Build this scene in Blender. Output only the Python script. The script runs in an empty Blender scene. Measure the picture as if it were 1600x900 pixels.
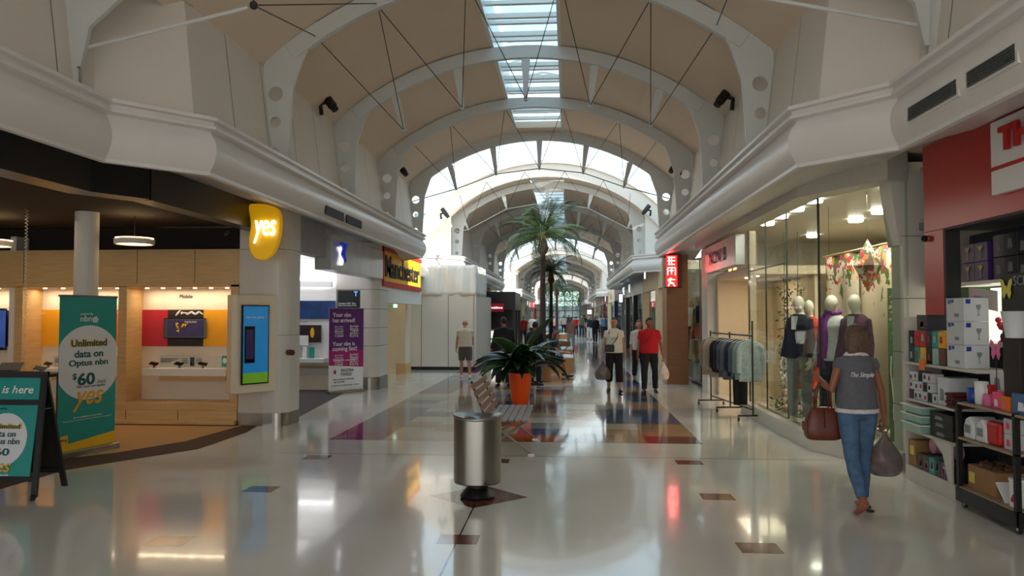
import bpy, bmesh, math, random
from mathutils import Vector, Matrix, noise
SC = bpy.context.scene
COL = SC.collection
PI = math.pi
random.seed(7)
# ------------------------------------------------ camera, world, sun, exposure
HC = 1.72; FP = 1200.0
_y = Vector((88, -42, -FP)).normalized(); _z = Vector((0, FP, -42)).normalized(); _x = _y.cross(_z)
MC = Matrix((_x, _y, _z))                       # camera axes -> world
cam = bpy.data.objects.new('camera', bpy.data.cameras.new('camera')); COL.objects.link(cam)
cam.data.sensor_width = 36; cam.data.lens = 27; cam.data.clip_end = 600
cam.matrix_world = Matrix.Translation((0, 0, HC)) @ MC.to_4x4()
SC.camera = cam
def _ray(px, py): return MC @ Vector((px-800, 450-py, -FP))
def PF(px, py, z=0.0):
    r = _ray(px, py); return Vector((0, 0, HC)) + r*((z-HC)/r.z)
def PX(px, py, X):
    r = _ray(px, py); return Vector((0, 0, HC)) + r*(X/r.x)
def PY(px, py, Y):
    r = _ray(px, py); return Vector((0, 0, HC)) + r*(Y/r.y)
SC.view_settings.view_transform = 'Standard'; SC.view_settings.look = 'None'
SC.view_settings.gamma = 1; SC.view_settings.use_curve_mapping = False
SC.view_settings.exposure = -0.70
SC.cycles.use_denoising = True
SC.cycles.max_bounces = 10; SC.cycles.diffuse_bounces = 6; SC.cycles.glossy_bounces = 4
SC.cycles.transparent_max_bounces = 12; SC.cycles.transmission_bounces = 6
SC.cycles.sample_clamp_indirect = 6; SC.cycles.caustics_reflective = False; SC.cycles.caustics_refractive = False
W = bpy.data.worlds.new('sky'); SC.world = W; W.use_nodes = True
nt = W.node_tree; nt.nodes.clear()
o_ = nt.nodes.new('ShaderNodeOutputWorld'); b_ = nt.nodes.new('ShaderNodeBackground')
tc = nt.nodes.new('ShaderNodeTexCoord'); sp = nt.nodes.new('ShaderNodeSeparateXYZ'); cr = nt.nodes.new('ShaderNodeValToRGB')
nt.links.new(tc.outputs['Generated'], sp.inputs[0]); nt.links.new(sp.outputs['Z'], cr.inputs[0])
cr.color_ramp.elements[0].position = 0.0; cr.color_ramp.elements[0].color = (1, .97, .92, 1)
e = cr.color_ramp.elements.new(.27); e.color = (.95, .97, 1, 1)
e = cr.color_ramp.elements.new(.36); e.color = (.62, .84, .97, 1)
cr.color_ramp.elements[-1].position = 1.0; cr.color_ramp.elements[-1].color = (.42, .66, .9, 1)
nt.links.new(cr.outputs[0], b_.inputs[0]); b_.inputs[1].default_value = 3.5
nt.links.new(b_.outputs[0], o_.inputs[0])
sl = bpy.data.lights.new('sun', 'SUN'); sl.energy = 16; sl.angle = math.radians(.6); sl.color = (1, .93, .8)
so = bpy.data.objects.new('sun', sl); COL.objects.link(so)
so.rotation_euler = Vector((-.92, .12, -.36)).to_track_quat('-Z', 'Y').to_euler()

# ------------------------------------------------ helpers
def lin(c):
    c = c/255.0
    return c/12.92 if c <= .04045 else ((c+.055)/1.055)**2.4
def mat(name, rgb, rough=.6, metal=0, emit=0, var=.06, scale=8, bump=0, spec=.5, ecol=None, coat=0, stretch=None, alpha=None):
    m = bpy.data.materials.new(name); m.use_nodes = True; t = m.node_tree
    p = t.nodes['Principled BSDF']; c = tuple(lin(v) for v in rgb)+(1,)
    p.inputs['Roughness'].default_value = rough; p.inputs['Metallic'].default_value = metal
    p.inputs['Specular IOR Level'].default_value = spec
    p.inputs['Coat Weight'].default_value = coat
    tcx = t.nodes.new('ShaderNodeTexCoord'); n = t.nodes.new('ShaderNodeTexNoise'); n.inputs['Scale'].default_value = scale
    n.inputs['Detail'].default_value = 5
    if stretch:
        mp = t.nodes.new('ShaderNodeMapping'); mp.inputs['Scale'].default_value = stretch
        t.links.new(tcx.outputs['Object'], mp.inputs[0]); t.links.new(mp.outputs[0], n.inputs[0])
    else: t.links.new(tcx.outputs['Object'], n.inputs[0])
    r = t.nodes.new('ShaderNodeValToRGB')
    r.color_ramp.elements[0].position = .3; r.color_ramp.elements[1].position = .7
    r.color_ramp.elements[0].color = tuple(max(0, v*(1-var)) for v in c[:3])+(1,)
    r.color_ramp.elements[1].color = tuple(min(1, v*(1+var)) for v in c[:3])+(1,)
    t.links.new(n.outputs[0], r.inputs[0]); t.links.new(r.outputs[0], p.inputs['Base Color'])
    if bump:
        b = t.nodes.new('ShaderNodeBump'); b.inputs['Strength'].default_value = bump; b.inputs['Distance'].default_value = .02
        t.links.new(n.outputs[0], b.inputs['Height']); t.links.new(b.outputs[0], p.inputs['Normal'])
    if emit:
        p.inputs['Emission Color'].default_value = tuple(lin(v) for v in (ecol or rgb))+(1,); p.inputs['Emission Strength'].default_value = emit
    if alpha is not None: p.inputs['Alpha'].default_value = alpha
    return m
def glassmat(name, tint=(235, 245, 240), refl=.1, rough=.01):
    m = bpy.data.materials.new(name); m.use_nodes = True; t = m.node_tree; t.nodes.clear()
    o = t.nodes.new('ShaderNodeOutputMaterial'); mx = t.nodes.new('ShaderNodeMixShader'); tr = t.nodes.new('ShaderNodeBsdfTransparent'); g = t.nodes.new('ShaderNodeBsdfGlossy')
    tr.inputs[0].default_value = tuple(lin(v) for v in tint)+(1,); g.inputs['Roughness'].default_value = rough
    f = t.nodes.new('ShaderNodeLayerWeight'); f.inputs[0].default_value = .5
    pw = t.nodes.new('ShaderNodeMath'); pw.operation = 'POWER'; pw.inputs[1].default_value = 5; t.links.new(f.outputs['Facing'], pw.inputs[0])
    ml = t.nodes.new('ShaderNodeMath'); ml.operation = 'MULTIPLY'; ml.inputs[1].default_value = .6; t.links.new(pw.outputs[0], ml.inputs[0])
    a = t.nodes.new('ShaderNodeMath'); a.operation = 'ADD'; a.inputs[1].default_value = refl; a.use_clamp = True
    t.links.new(ml.outputs[0], a.inputs[0]); t.links.new(a.outputs[0], mx.inputs[0])
    t.links.new(tr.outputs[0], mx.inputs[1]); t.links.new(g.outputs[0], mx.inputs[2]); t.links.new(mx.outputs[0], o.inputs[0])
    return m
M = {}
def mk(k, *a, **kw): M[k] = mat(k, *a, **kw); return M[k]
MW = {}                                          # world matrices of parents, kept by name
class G:
    """collects shapes; build() links them as one mesh object"""
    def __init__(s): s.bm = bmesh.new(); s.mi = 0
    def face(s, vs):
        try: f = s.bm.faces.new(vs); f.material_index = s.mi; return f
        except ValueError: return None
    def box(s, x0, x1, y0, y1, z0, z1, T=None):
        v = [Vector((x, y, z)) for x in (x0, x1) for y in (y0, y1) for z in (z0, z1)]
        if T is not None: v = [T @ q for q in v]
        b = [s.bm.verts.new(q) for q in v]
        for f in ((0, 1, 3, 2), (4, 6, 7, 5), (0, 4, 5, 1), (2, 3, 7, 6), (0, 2, 6, 4), (1, 5, 7, 3)): s.face([b[i] for i in f])
        return s
    def cbox(s, c, d, T=None): return s.box(c[0]-d[0]/2, c[0]+d[0]/2, c[1]-d[1]/2, c[1]+d[1]/2, c[2]-d[2]/2, c[2]+d[2]/2, T)
    def loft(s, rings, caps=True, closed=True):
        rs = [[s.bm.verts.new(Vector(p)) for p in r] for r in rings]; n = len(rs[0])
        for a, b in zip(rs, rs[1:]):
            for i in range(n if closed else n-1): s.face([a[i], a[(i+1) % n], b[(i+1) % n], b[i]])
        if caps and closed: s.face(rs[0][::-1]); s.face(rs[-1])
        return s
    def tube(s, pts, rad, seg=8, caps=True, flat=1.0, side=None):
        pts = [Vector(p) for p in pts]; n = len(pts)
        if not hasattr(rad, '__len__'): rad = [rad]*n
        rings = []; ref = Vector(side) if side is not None else None
        for i, p in enumerate(pts):
            t = (pts[min(i+1, n-1)]-pts[max(i-1, 0)]).normalized()
            if ref is None:
                ref = Vector((0, 0, 1)) if abs(t.z) < .9 else Vector((1, 0, 0))
            u = (ref-t*ref.dot(t)).normalized(); v = t.cross(u); ref = u if side is None else Vector(side)
            r = rad[i]; rx, ry = (r if hasattr(r, '__len__') else (r, r*flat))
            rings.append([p+u*rx*math.cos(2*PI*k/seg)+v*ry*math.sin(2*PI*k/seg) for k in range(seg)])
        return s.loft(rings, caps)
    def cyl(s, p0, p1, r0, r1=None, seg=16): return s.tube([p0, p1], [r0, r0 if r1 is None else r1], seg)
    def lathe(s, prof, c=(0, 0, 0), seg=24, caps=True):
        return s.loft([[Vector((c[0]+r*math.cos(2*PI*k/seg), c[1]+r*math.sin(2*PI*k/seg), c[2]+z)) for k in range(seg)] for r, z in prof], caps)
    def prism(s, pts, vec):
        vec = Vector(vec); a = [s.bm.verts.new(Vector(p)) for p in pts]; b = [s.bm.verts.new(Vector(p)+vec) for p in pts]
        n = len(pts); s.face(a[::-1]); s.face(b)
        for i in range(n): s.face([a[i], a[(i+1) % n], b[(i+1) % n], b[i]])
        return s
    def quad(s, *p): s.face([s.bm.verts.new(Vector(q)) for q in p]); return s
    def ball(s, c, r, seg=12, T=None):
        rx, ry, rz = r if hasattr(r, '__len__') else (r, r, r); c = Vector(c); R = []
        m = max(4, seg//2+1)
        for i in range(m+1):
            a = -PI/2+PI*i/m; a = max(-PI/2+.05, min(PI/2-.05, a))
            ring = [Vector((rx*math.cos(a)*math.cos(2*PI*k/seg), ry*math.cos(a)*math.sin(2*PI*k/seg), rz*math.sin(a))) for k in range(seg)]
            R.append([c+(T @ q if T is not None else q) for q in ring])
        return s.loft(R)
    def sweep(s, path, prof, side=1, closed=False):
        """path: 2D plan points; prof: (distance to the side, z)"""
        P_ = [Vector(p) for p in path]; n = len(P_); rings = []
        for i in range(n):
            d0 = (P_[i]-P_[i-1]).normalized() if i > 0 else None; d1 = (P_[i+1]-P_[i]).normalized() if i < n-1 else None
            if d0 is None: d0 = d1
            if d1 is None: d1 = d0
            n0 = Vector((d0.y, -d0.x))*side; n1 = Vector((d1.y, -d1.x))*side; m = (n0+n1).normalized(); m = m/max(.3, m.dot(n0))
            rings.append([Vector((P_[i].x+m.x*d, P_[i].y+m.y*d, z)) for d, z in prof])
        return s.loft(rings, closed, closed)
    def build(s, name, mats, parent=None, smooth=False, world=False, bevel=0, remesh=0, smooths=3, solid=0, sub=0, disp=0):
        bmesh.ops.recalc_face_normals(s.bm, faces=s.bm.faces)
        if world and parent is not None: s.bm.transform(MW[parent.name].inverted())
        me = bpy.data.meshes.new(name); s.bm.to_mesh(me); s.bm.free()
        for m in (mats if isinstance(mats, (list, tuple)) else [mats]): me.materials.append(M[m] if isinstance(m, str) else m)
        if smooth: me.shade_smooth()
        o = bpy.data.objects.new(name, me); COL.objects.link(o)
        if parent is not None: o.parent = parent; MW[o.name] = MW[parent.name].copy()
        else: MW[o.name] = Matrix.Identity(4)
        if solid:
            d = o.modifiers.new('solid', 'SOLIDIFY'); d.thickness = solid; d.offset = 0
        if bevel:
            d = o.modifiers.new('bevel', 'BEVEL'); d.width = bevel; d.segments = 2; d.limit_method = 'ANGLE'
        if remesh:
            d = o.modifiers.new('remesh', 'REMESH'); d.mode = 'VOXEL'; d.voxel_size = remesh; d.use_smooth_shade = True
            d = o.modifiers.new('smooth', 'SMOOTH'); d.factor = .5; d.iterations = smooths
        if sub:
            d = o.modifiers.new('sub', 'SUBSURF'); d.levels = sub; d.render_levels = sub
        if disp:
            tx = bpy.data.textures.get('folds') or bpy.data.textures.new('folds', 'CLOUDS'); tx.noise_scale = .09
            d = o.modifiers.new('folds', 'DISPLACE'); d.texture = tx; d.strength = disp; d.mid_level = .5
        return o
def tag(o, label, cat, group=None):
    o['label'] = label; o['category'] = cat
    if group: o['group'] = group
    return o
def thing(name, label, cat, loc=(0, 0, 0), rz=0, group=None):
    o = bpy.data.objects.new(name, None); COL.objects.link(o); o.location = loc; o.rotation_euler = (0, 0, rz); o.empty_display_size = .1
    MW[o.name] = Matrix.Translation(loc) @ Matrix.Rotation(rz, 4, 'Z')
    return tag(o, label, cat, group)
def struct(o): o['kind'] = 'structure'; return o
def copy_tree(root, loc=None, rz=None, label=None, group=None, scale=None):
    r = root.copy(); COL.objects.link(r)
    if loc is not None: r.location = loc
    if rz is not None: r.rotation_euler = (0, 0, rz)
    if scale is not None: r.scale = (scale, scale, scale)
    if label: r['label'] = label
    if group: r['group'] = group
    for ch in list(root.children):
        c = ch.copy(); COL.objects.link(c); c.parent = r
        for g2 in list(ch.children):
            d = g2.copy(); COL.objects.link(d); d.parent = c
    return r
def text_mesh(s, w=None, h=None, bold=0, shear=0, depth=.004):
    cu = bpy.data.curves.new('t', 'FONT'); cu.body = s; cu.offset = bold; cu.shear = shear; cu.extrude = .01; cu.resolution_u = 3
    ob = bpy.data.objects.new('t', cu); me = bpy.data.meshes.new_from_object(ob); bpy.data.objects.remove(ob); bpy.data.curves.remove(cu)
    xs = [v.co.x for v in me.vertices]; ys = [v.co.y for v in me.vertices]
    cx = (min(xs)+max(xs))/2; cy = (min(ys)+max(ys))/2; sx = max(xs)-min(xs); sy = max(ys)-min(ys)
    kx = w/sx if w else None; ky = h/sy if h else None
    kx = kx or ky; ky = ky or kx
    for v in me.vertices: v.co = Vector(((v.co.x-cx)*kx, (v.co.y-cy)*ky, depth/2+(depth/2 if v.co.z > 0 else -depth/2)))
    return me
def text(s, c, right, up, m, parent=None, w=None, h=None, name='lettering', **kw):
    """lettering centred on c (world), standing on the plane of right and up"""
    me = text_mesh(s, w, h, **kw); r = Vector(right).normalized(); u = Vector(up).normalized(); n = r.cross(u)
    T = Matrix((r, u, n)).transposed().to_4x4(); T.translation = Vector(c)
    if parent is not None: T = MW[parent.name].inverted() @ T
    me.transform(T); me.materials.append(M[m]); me.name = name
    o = bpy.data.objects.new(name, me); COL.objects.link(o)
    if parent is not None: o.parent = parent; MW[o.name] = MW[parent.name].copy()
    return o
def plate(name, outlines, T, depth, m, parent=None):
    """flat plate with holes: first outline is the rim, the others holes (2D); T carries it to its place"""
    cu = bpy.data.curves.new('p', 'CURVE'); cu.dimensions = '2D'; cu.fill_mode = 'BOTH'; cu.extrude = depth/2
    for pts in outlines:
        sp_ = cu.splines.new('POLY'); sp_.points.add(len(pts)-1); sp_.use_cyclic_u = True
        for q, p in zip(sp_.points, pts): q.co = (p[0], p[1], 0, 1)
    ob = bpy.data.objects.new('p', cu); me = bpy.data.meshes.new_from_object(ob); bpy.data.objects.remove(ob); bpy.data.curves.remove(cu)
    if parent is not None: T = MW[parent.name].inverted() @ T
    me.transform(T); me.materials.append(M[m]); me.name = name
    o = bpy.data.objects.new(name, me); COL.objects.link(o)
    if parent is not None: o.parent = parent
    MW[o.name] = Matrix.Identity(4)
    return o
def circ(cx, cy, r, n=20): return [(cx+r*math.cos(2*PI*i/n), cy+r*math.sin(2*PI*i/n)) for i in range(n)]
def basis(o, r, u):
    r = Vector(r).normalized(); u = Vector(u).normalized(); n = r.cross(u); T = Matrix((r, u, n)).transposed().to_4x4(); T.translation = Vector(o); return T
def light(name, kind, loc, energy, col=(1, 1, 1), size=.3, size_y=None, aim=(0, 0, -1), parent=None, spot=None):
    l = bpy.data.lights.new(name, kind); l.energy = energy; l.color = col
    if kind == 'AREA':
        l.size = size
        if size_y: l.shape = 'RECTANGLE'; l.size_y = size_y
    else: l.shadow_soft_size = size
    if kind == 'SPOT': l.spot_size = math.radians(spot or 90); l.spot_blend = .6
    o = bpy.data.objects.new(name, l); COL.objects.link(o); o.location = loc
    o.rotation_euler = Vector(aim).to_track_quat('-Z', 'Y').to_euler()
    if parent is not None:
        o.parent = parent; o.matrix_parent_inverse = MW[parent.name].inverted()
    return o
WHITE = (225, 222, 215)
mk('wall paint', (224, 217, 207), .55, var=.02, scale=3)
mk('vault paint', (226, 210, 190), .7, var=.03, scale=1.5)
mk('steel white', (205, 208, 206), .4, var=.02)
mk('cornice paint', (222, 217, 214), .32, var=.02, scale=2)
mk('black', (12, 12, 12), .5); mk('black gloss', (14, 14, 15), .16); mk('wire', (38, 36, 34), .5)
mk('cream paint', (222, 208, 184), .5, var=.02); mk('dark timber', (40, 26, 18), .6, var=.3)
mk('maple', (206, 172, 118), .4, var=.10, scale=3, stretch=(1, 1, 9)); mk('bright steel', (158, 154, 146), .30, metal=1, var=.05, scale=4, stretch=(30, 30, .5))
mk('white gloss', (232, 232, 228), .25, var=.01); mk('grey metal', (130, 132, 134), .4, metal=.6)
mk('teal', (20, 150, 140), .5, var=.02); mk('white print', (235, 235, 235), .6, var=0); mk('yellow print', (245, 190, 30), .5, var=.02)
mk('t light', (120, 190, 255), .4, emit=1); mk('maroon', (90, 15, 25), .4); mk('sign yellow print', (240, 180, 20), .5, var=.02); mk('sign red', (190, 25, 25), .5); mk('disc grey', (222, 224, 226), .5, var=.01); mk('orange script', (235, 170, 40), .5); mk('cream grey', (206, 202, 194), .35, var=.02); mk('navy print', (30, 60, 100), .6, var=0); mk('dark print', (25, 30, 35), .6, var=0)

mk('dark joint', (30, 40, 34), .4); mk('terr pale', (190, 180, 160), .4); mk('meadow', (74, 112, 70), .6, var=.3, scale=20); mk('rust cloth', (140, 50, 36), .8); mk('brown shop', (96, 70, 50), .7)
mk('amber lit', (255, 210, 120), .5, emit=3); mk('panel blue lit', (200, 235, 250), .4, emit=2.5); mk('sign dark red', (90, 14, 14), .4); mk('sign red lit', (255, 30, 20), .4, emit=5); mk('leaf pale', (170, 190, 150), .6, var=.1); mk('blossom pink', (230, 170, 150), .6); mk('seam', (120, 112, 104), .8)
mk('grey shop ceiling', (120, 118, 112), .8); mk('shop dark', (30, 34, 44), .7)
mk('case light', (255, 248, 230), .5, emit=1.6); mk('slat navy', (40, 50, 72), .6); mk('pink soft', (200, 150, 170), .6); mk('shelf board', (160, 140, 112), .5, var=.1); mk('blue pale', (70, 110, 160), .4)
mk('vod red', (150, 10, 20), .4, emit=.5)
ORDL = ['first', 'second', 'third', 'fourth', 'fifth', 'sixth', 'seventh', 'eighth']
# ------------------------------------------------ setting: floor
M['terrazzo'] = mat('terrazzo', (203, 201, 192), .085, var=.05, scale=1.3, coat=0)
def floor_mat(name, rgb, rough=.09, bump=.012, emul=.05):
    m = mat(name, rgb, rough, var=emul, scale=1.1); t = m.node_tree; p = t.nodes['Principled BSDF']
    n = t.nodes.new('ShaderNodeTexNoise'); n.inputs['Scale'].default_value = 2.6; n.inputs['Detail'].default_value = 3
    tcx = t.nodes.new('ShaderNodeTexCoord'); t.links.new(tcx.outputs['Object'], n.inputs[0])
    b = t.nodes.new('ShaderNodeBump'); b.inputs['Strength'].default_value = bump*6; b.inputs['Distance'].default_value = .02
    t.links.new(n.outputs[0], b.inputs['Height']); t.links.new(b.outputs[0], p.inputs['Normal'])
    n2 = t.nodes.new('ShaderNodeTexNoise'); n2.inputs['Scale'].default_value = .9; n2.inputs['Detail'].default_value = 6
    t.links.new(tcx.outputs['Object'], n2.inputs[0])
    mr = t.nodes.new('ShaderNodeMapRange'); mr.inputs[3].default_value = rough*.6; mr.inputs[4].default_value = rough*1.7
    t.links.new(n2.outputs[0], mr.inputs[0]); t.links.new(mr.outputs[0], p.inputs['Roughness'])
    p.inputs['Coat Weight'].default_value = .35; p.inputs['Coat Roughness'].default_value = .04
    M[name] = m; return name
fm = [floor_mat('terrazzo white', (226, 220, 208), .10), floor_mat('tile brown', (112, 66, 58)), floor_mat('tile magenta', (130, 35, 75)),
      floor_mat('tile slate', (95, 100, 108)), floor_mat('tile blue', (70, 88, 125)), floor_mat('tile tan', (176, 140, 105)),
      floor_mat('tile orange', (190, 95, 55)), floor_mat('tile beige', (196, 182, 160)), floor_mat('tile grey', (160, 160, 155)), floor_mat('joint', (40, 36, 34))]
g = G(); g.quad((-16, -8, 0), (10, -8, 0), (10, 135, 0), (-16, 135, 0))
def inlay(pts, mi, z=.0006): g.mi = mi; g.quad(*[(p[0], p[1], z) for p in pts])
for y in (5.95, 7.45, 9.15, 4.35):
    for x, sk in ((-3.03, 0), (1.4, 0)):
        yy = y-.25 if x < 0 and y < 7 else y-.1 if y < 7 else y
        inlay([(x-.15, yy-.13), (x+.15, yy-.13), (x+.15, yy+.13), (x-.15, yy+.13)], 1)
inlay([(-1.0, 5.78), (-.69, 5.78), (-.69, 6.03), (-1.0, 6.03)], 1)
inlay([(-.85, 6.86), (-.38, 7.3), (-.85, 7.78), (-1.32, 7.3)], 1)
inlay([(-1.0, 8.95), (-.7, 8.95), (-.7, 9.2), (-1.0, 9.2)], 1)
rr = random.Random(3)
def band(x0, x1, seq, y=10.45, step=.62, n=60):
    for i in range(n):
        c = seq[i % len(seq)] if i < 26 else rr.choice(seq)
        if c >= 0: inlay([(x0, y+i*step), (x1, y+i*step), (x1, y+(i+1)*step), (x0, y+(i+1)*step)], c)
band(-3.3, -2.55, [2, 2, 3, 3, 4, 3, 8, 3, 8, 7])
band(-2.55, -2.0, [7, 7, 5, 7, 3, 7, 8, 7, 5, 7])
band(-2.0, -1.3, [7, 5, 7, 7, 8, 5, 7, 8, 7, 5], step=.8)
band(-1.3, -.75, [5, 7, 6, 7, 4, 6, 4, 5, 4, 8], step=.7)
band(-.75, -.1, [6, 4, 8, -1, 7, 5, 3, 5, 8, 7], step=.62)
band(-.1, .55, [8, -1, 7, 5, 7, -1, 8, 7, 5, 8], step=.75)
band(.55, 1.05, [5, 5, 7, 3, 4, 3, 8, 7, 5, 3])
band(1.05, 1.78, [1, 5, 5, 4, 4, 3, 5, 5, 4, 3])
g.mi = 9
inlay([(-.855, -8), (-.843, -8), (-.843, 9.42), (-.855, 9.42)], 9, .001)
inlay([(-3.6, 9.40), (3.1, 9.40), (3.1, 9.412), (-3.6, 9.412)], 9, .001)
g.mi = 0
floor = struct(g.build('floor', fm))
# Optus carpet and timber floor, raised 2 mm skins are part of the setting
mk('shop carpet', (88, 62, 46), .9, var=.2, scale=60); mk('shop timber', (196, 150, 98), .3, var=.1, scale=2, stretch=(1, 10, 1)); mk('telstra carpet', (74, 66, 64), .8, var=.2, scale=50)
g = G(); e1 = [(-4.82, 11.7), (-4.7, 11.0), (-4.74, 9.6), (-5.29, 8.68), (-5.57, 8.18), (-5.6, 7.24), (-5.75, 5), (-5.9, -6)]
g.prism([(x, y, .001) for x, y in e1]+[(-16, -6, .001), (-16, 12.5, .001), (-4.82, 12.5, .001)], (0, 0, .003))
struct(g.build('trim_1', 'shop carpet'))
g = G(); e2 = [(-5.06, 11.5), (-5.19, 10.15), (-5.63, 9.24), (-6.2, 8.6), (-8, 8.0), (-15.8, 7.8)]
g.prism([(x, y, .004) for x, y in e2]+[(-15.8, 12, .004), (-5.06, 12, .004)], (0, 0, .003)); struct(g.build('trim_2', 'shop timber'))
g = G(); g.prism([(-4.5, 11.9, .001), (-4.5, 12.4, .001), (-5.0, 17.4, .001), (-9, 17.4, .001), (-9, 11.9, .001)], (0, 0, .003)); struct(g.build('trim_3', 'telstra carpet'))
# ------------------------------------------------ vaults
CX = -.72; R0 = 4.94; ZC = 1.43; HW = 3.33
def az(dx, R=R0): return ZC+math.sqrt(max(0, R*R-dx*dx))
M['sky glass'] = glassmat('sky glass', (235, 245, 250), .02)
mk('vault soffit warm', (226, 207, 186), .75, var=.03, scale=1)
def vault(n, Y0, Y1, ribs, near=False):
    a1 = math.asin(3.48/R0); a0 = math.asin(.58/R0); N = 14; g = G()
    for sgn in (-1, 1):
        r = []
        for i in range(N+1):
            a = a0+(a1-a0)*i/N; r.append((CX+sgn*R0*math.sin(a), ZC+R0*math.cos(a)))
        if near: pass
        # inner and outer skin
        g.loft([[Vector((x, Y, z)) for x, z in r]+[Vector((x+sgn*.04, Y, z+.16)) for x, z in r[::-1]] for Y in (Y0, Y1)])
    # solid parts of the crown between skylight and vault ends
    g.box(CX-.6, CX+.6, Y1-.55, Y1, 6.34, 6.5); g.box(CX-.6, CX+.6, Y0, Y0+.3, 6.34, 6.5)
    o = struct(g.build('ceiling', 'vault soffit warm'))
    # skylight: curbs, bars, glass
    sky = bpy.data.objects.new('window_%d' % n, None); COL.objects.link(sky); MW[sky.name] = Matrix.Identity(4); struct(sky)
    g = G()
    YS = Y0 if n == 1 else Y0+2.8
    for sgn in (-1, 1): g.box(CX+sgn*.58-.03, CX+sgn*.58+.03, YS, Y1, 6.33, 7.45 if n == 1 else 6.8)  # first vault's curbs raised as added shading, to keep direct sun out
    g.box(CX-.6, CX+.6, YS-.02, YS, 6.33, 6.8)
    if n > 1: g.box(CX-.6, CX+.6, Y0, YS, 6.68, 6.72)
    y = Y0+.5; k = 0
    while y < Y1-.5:
        g.box(CX-.58, CX+.58, y-.04, y+.04, 6.52 if k % 2 else 6.46, 6.58 if k % 2 else 6.54); y += .40; k += 1
    g.build('window_frame', 'white gloss', sky, bevel=.004)
    g = G(); g.box(CX-.58, CX+.58, YS, Y1, 7.42 if n == 1 else 6.78, 7.43 if n == 1 else 6.79); g.build('pane', 'sky glass', sky)
    for Y in ribs: rib(Y, False)
NTH = ['first', 'second', 'third', 'fourth', 'fifth', 'sixth', 'seventh', 'eighth', 'ninth', 'tenth', 'eleventh', 'twelfth', 'thirteenth', 'fourteenth', 'fifteenth', 'sixteenth', 'seventeenth']
RC = {}
def rib(Y, truss=True, post_mat='steel white', chord=None, DX=(-2.12, -1.1, 0, 1.1, 2.12), drop=1.0):
    bay = 'nearest vault' if Y < 20 else 'second vault' if Y < 45 else 'third vault' if Y < 90 else 'farthest vault'
    kd = 'roof truss with posts' if truss else 'plain roof rib'
    k = RC[(bay, kd)] = RC.get((bay, kd), -1)+1
    t = thing('roof_truss', 'white curved %s, %s in the %s' % (kd, NTH[k], bay), 'truss', (CX, Y, 5), group='roof trusses and ribs')
    a1 = math.asin(3.05/R0); N = 24
    g = G(); R1 = R0-.02; R2 = R0-.24
    pr = []
    for i in range(N+1):
        a = -a1+2*a1*i/N; s_, c_ = math.sin(a), math.cos(a)
        pr.append([Vector((CX+R*s_, Y+dy, ZC+R*c_)) for R, dy in ((R1, -.05), (R2, -.05), (R2, .05), (R1, .05))])
    g.loft(pr); g.build('rib', 'steel white', t, world=True, bevel=.006)
    for sgn in (-1, 1):
        def q(x, z): return (x, z)
        rim = [(0, 0), (0, 1.38), (.28, 1.38+.42), (.72, 1.38+.60), (.72, 1.38+.40), (.55, 1.5), (.40, 1.05), (.36, .4), (.34, 0)]
        T = Matrix.Translation((CX+sgn*3.33, Y, 3.68)) @ Matrix.Rotation(PI/2, 4, 'X')
        if sgn > 0: T = T @ Matrix.Scale(-1, 4, (1, 0, 0))
        p = plate('haunch_plate', [rim, circ(.17, .98, .10), circ(.17, .60, .075), circ(.17, .2, .06)], T, .05, 'steel white', t)
    if truss:
        for k, dx in enumerate(DX):
            a = math.asin(dx*1.13/R0); top = Vector((CX+(R2)*math.sin(a), Y, ZC+R2*math.cos(a))); bot = Vector((CX+dx, Y, 0)); bot.z = ZC+(R0-drop)*math.cos(a)+.05
            g = G(); g.loft([[c+Vector((sx*w, sy*.03, 0)) for sx, sy in ((-1, -1), (1, -1), (1, 1), (-1, 1))] for c, w in ((top, .075), (bot, .03))])
            g.ball(bot, .04, 8); g.build('post', post_mat, t, world=True)
        # wires
        g = G()
        bots = [Vector((CX+dx, Y, ZC+(R0-drop)*math.cos(math.asin(dx*1.13/R0))+.05)) for dx in DX]
        up = []
        for dx in (-2.62, -1.8, -.62, .62, 1.8, 2.62): up.append(Vector((CX+dx, Y-3.1, az(dx)-.2)))
        for i, b in enumerate(bots):
            g.tube([b, up[i]], .007, 5); g.tube([b, up[i+1]], .007, 5)
        g.build('bracing_wire', 'wire', t, world=True)
        if chord:
            g = G(); pts = [Vector((CX-3.5, Y, 4.55))]+bots+[Vector((CX+3.5, Y, 4.55))]
            g.tube(pts, .012, 6)
            g.build('chord_rod', chord, t, world=True)
    return t
vault(1, -6, 19.35, [9.9, 16.2]); rib(13.05)
rib(19.3, True, chord='wire')
vault(2, 25.9, 44, []); rib(26.6, True, chord='steel white', DX=(-2.75, -1.42, 0, 1.42, 2.75), drop=.78); rib(31.9, True, chord='steel white'); rib(38, True, chord='steel white'); rib(43.9, True, chord='wire')
vault(3, 58.8, 84, [64, 76]); rib(70, True, chord='steel white'); rib(84, chord='wire')
vault(4, 100, 126, [106, 116])
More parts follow.
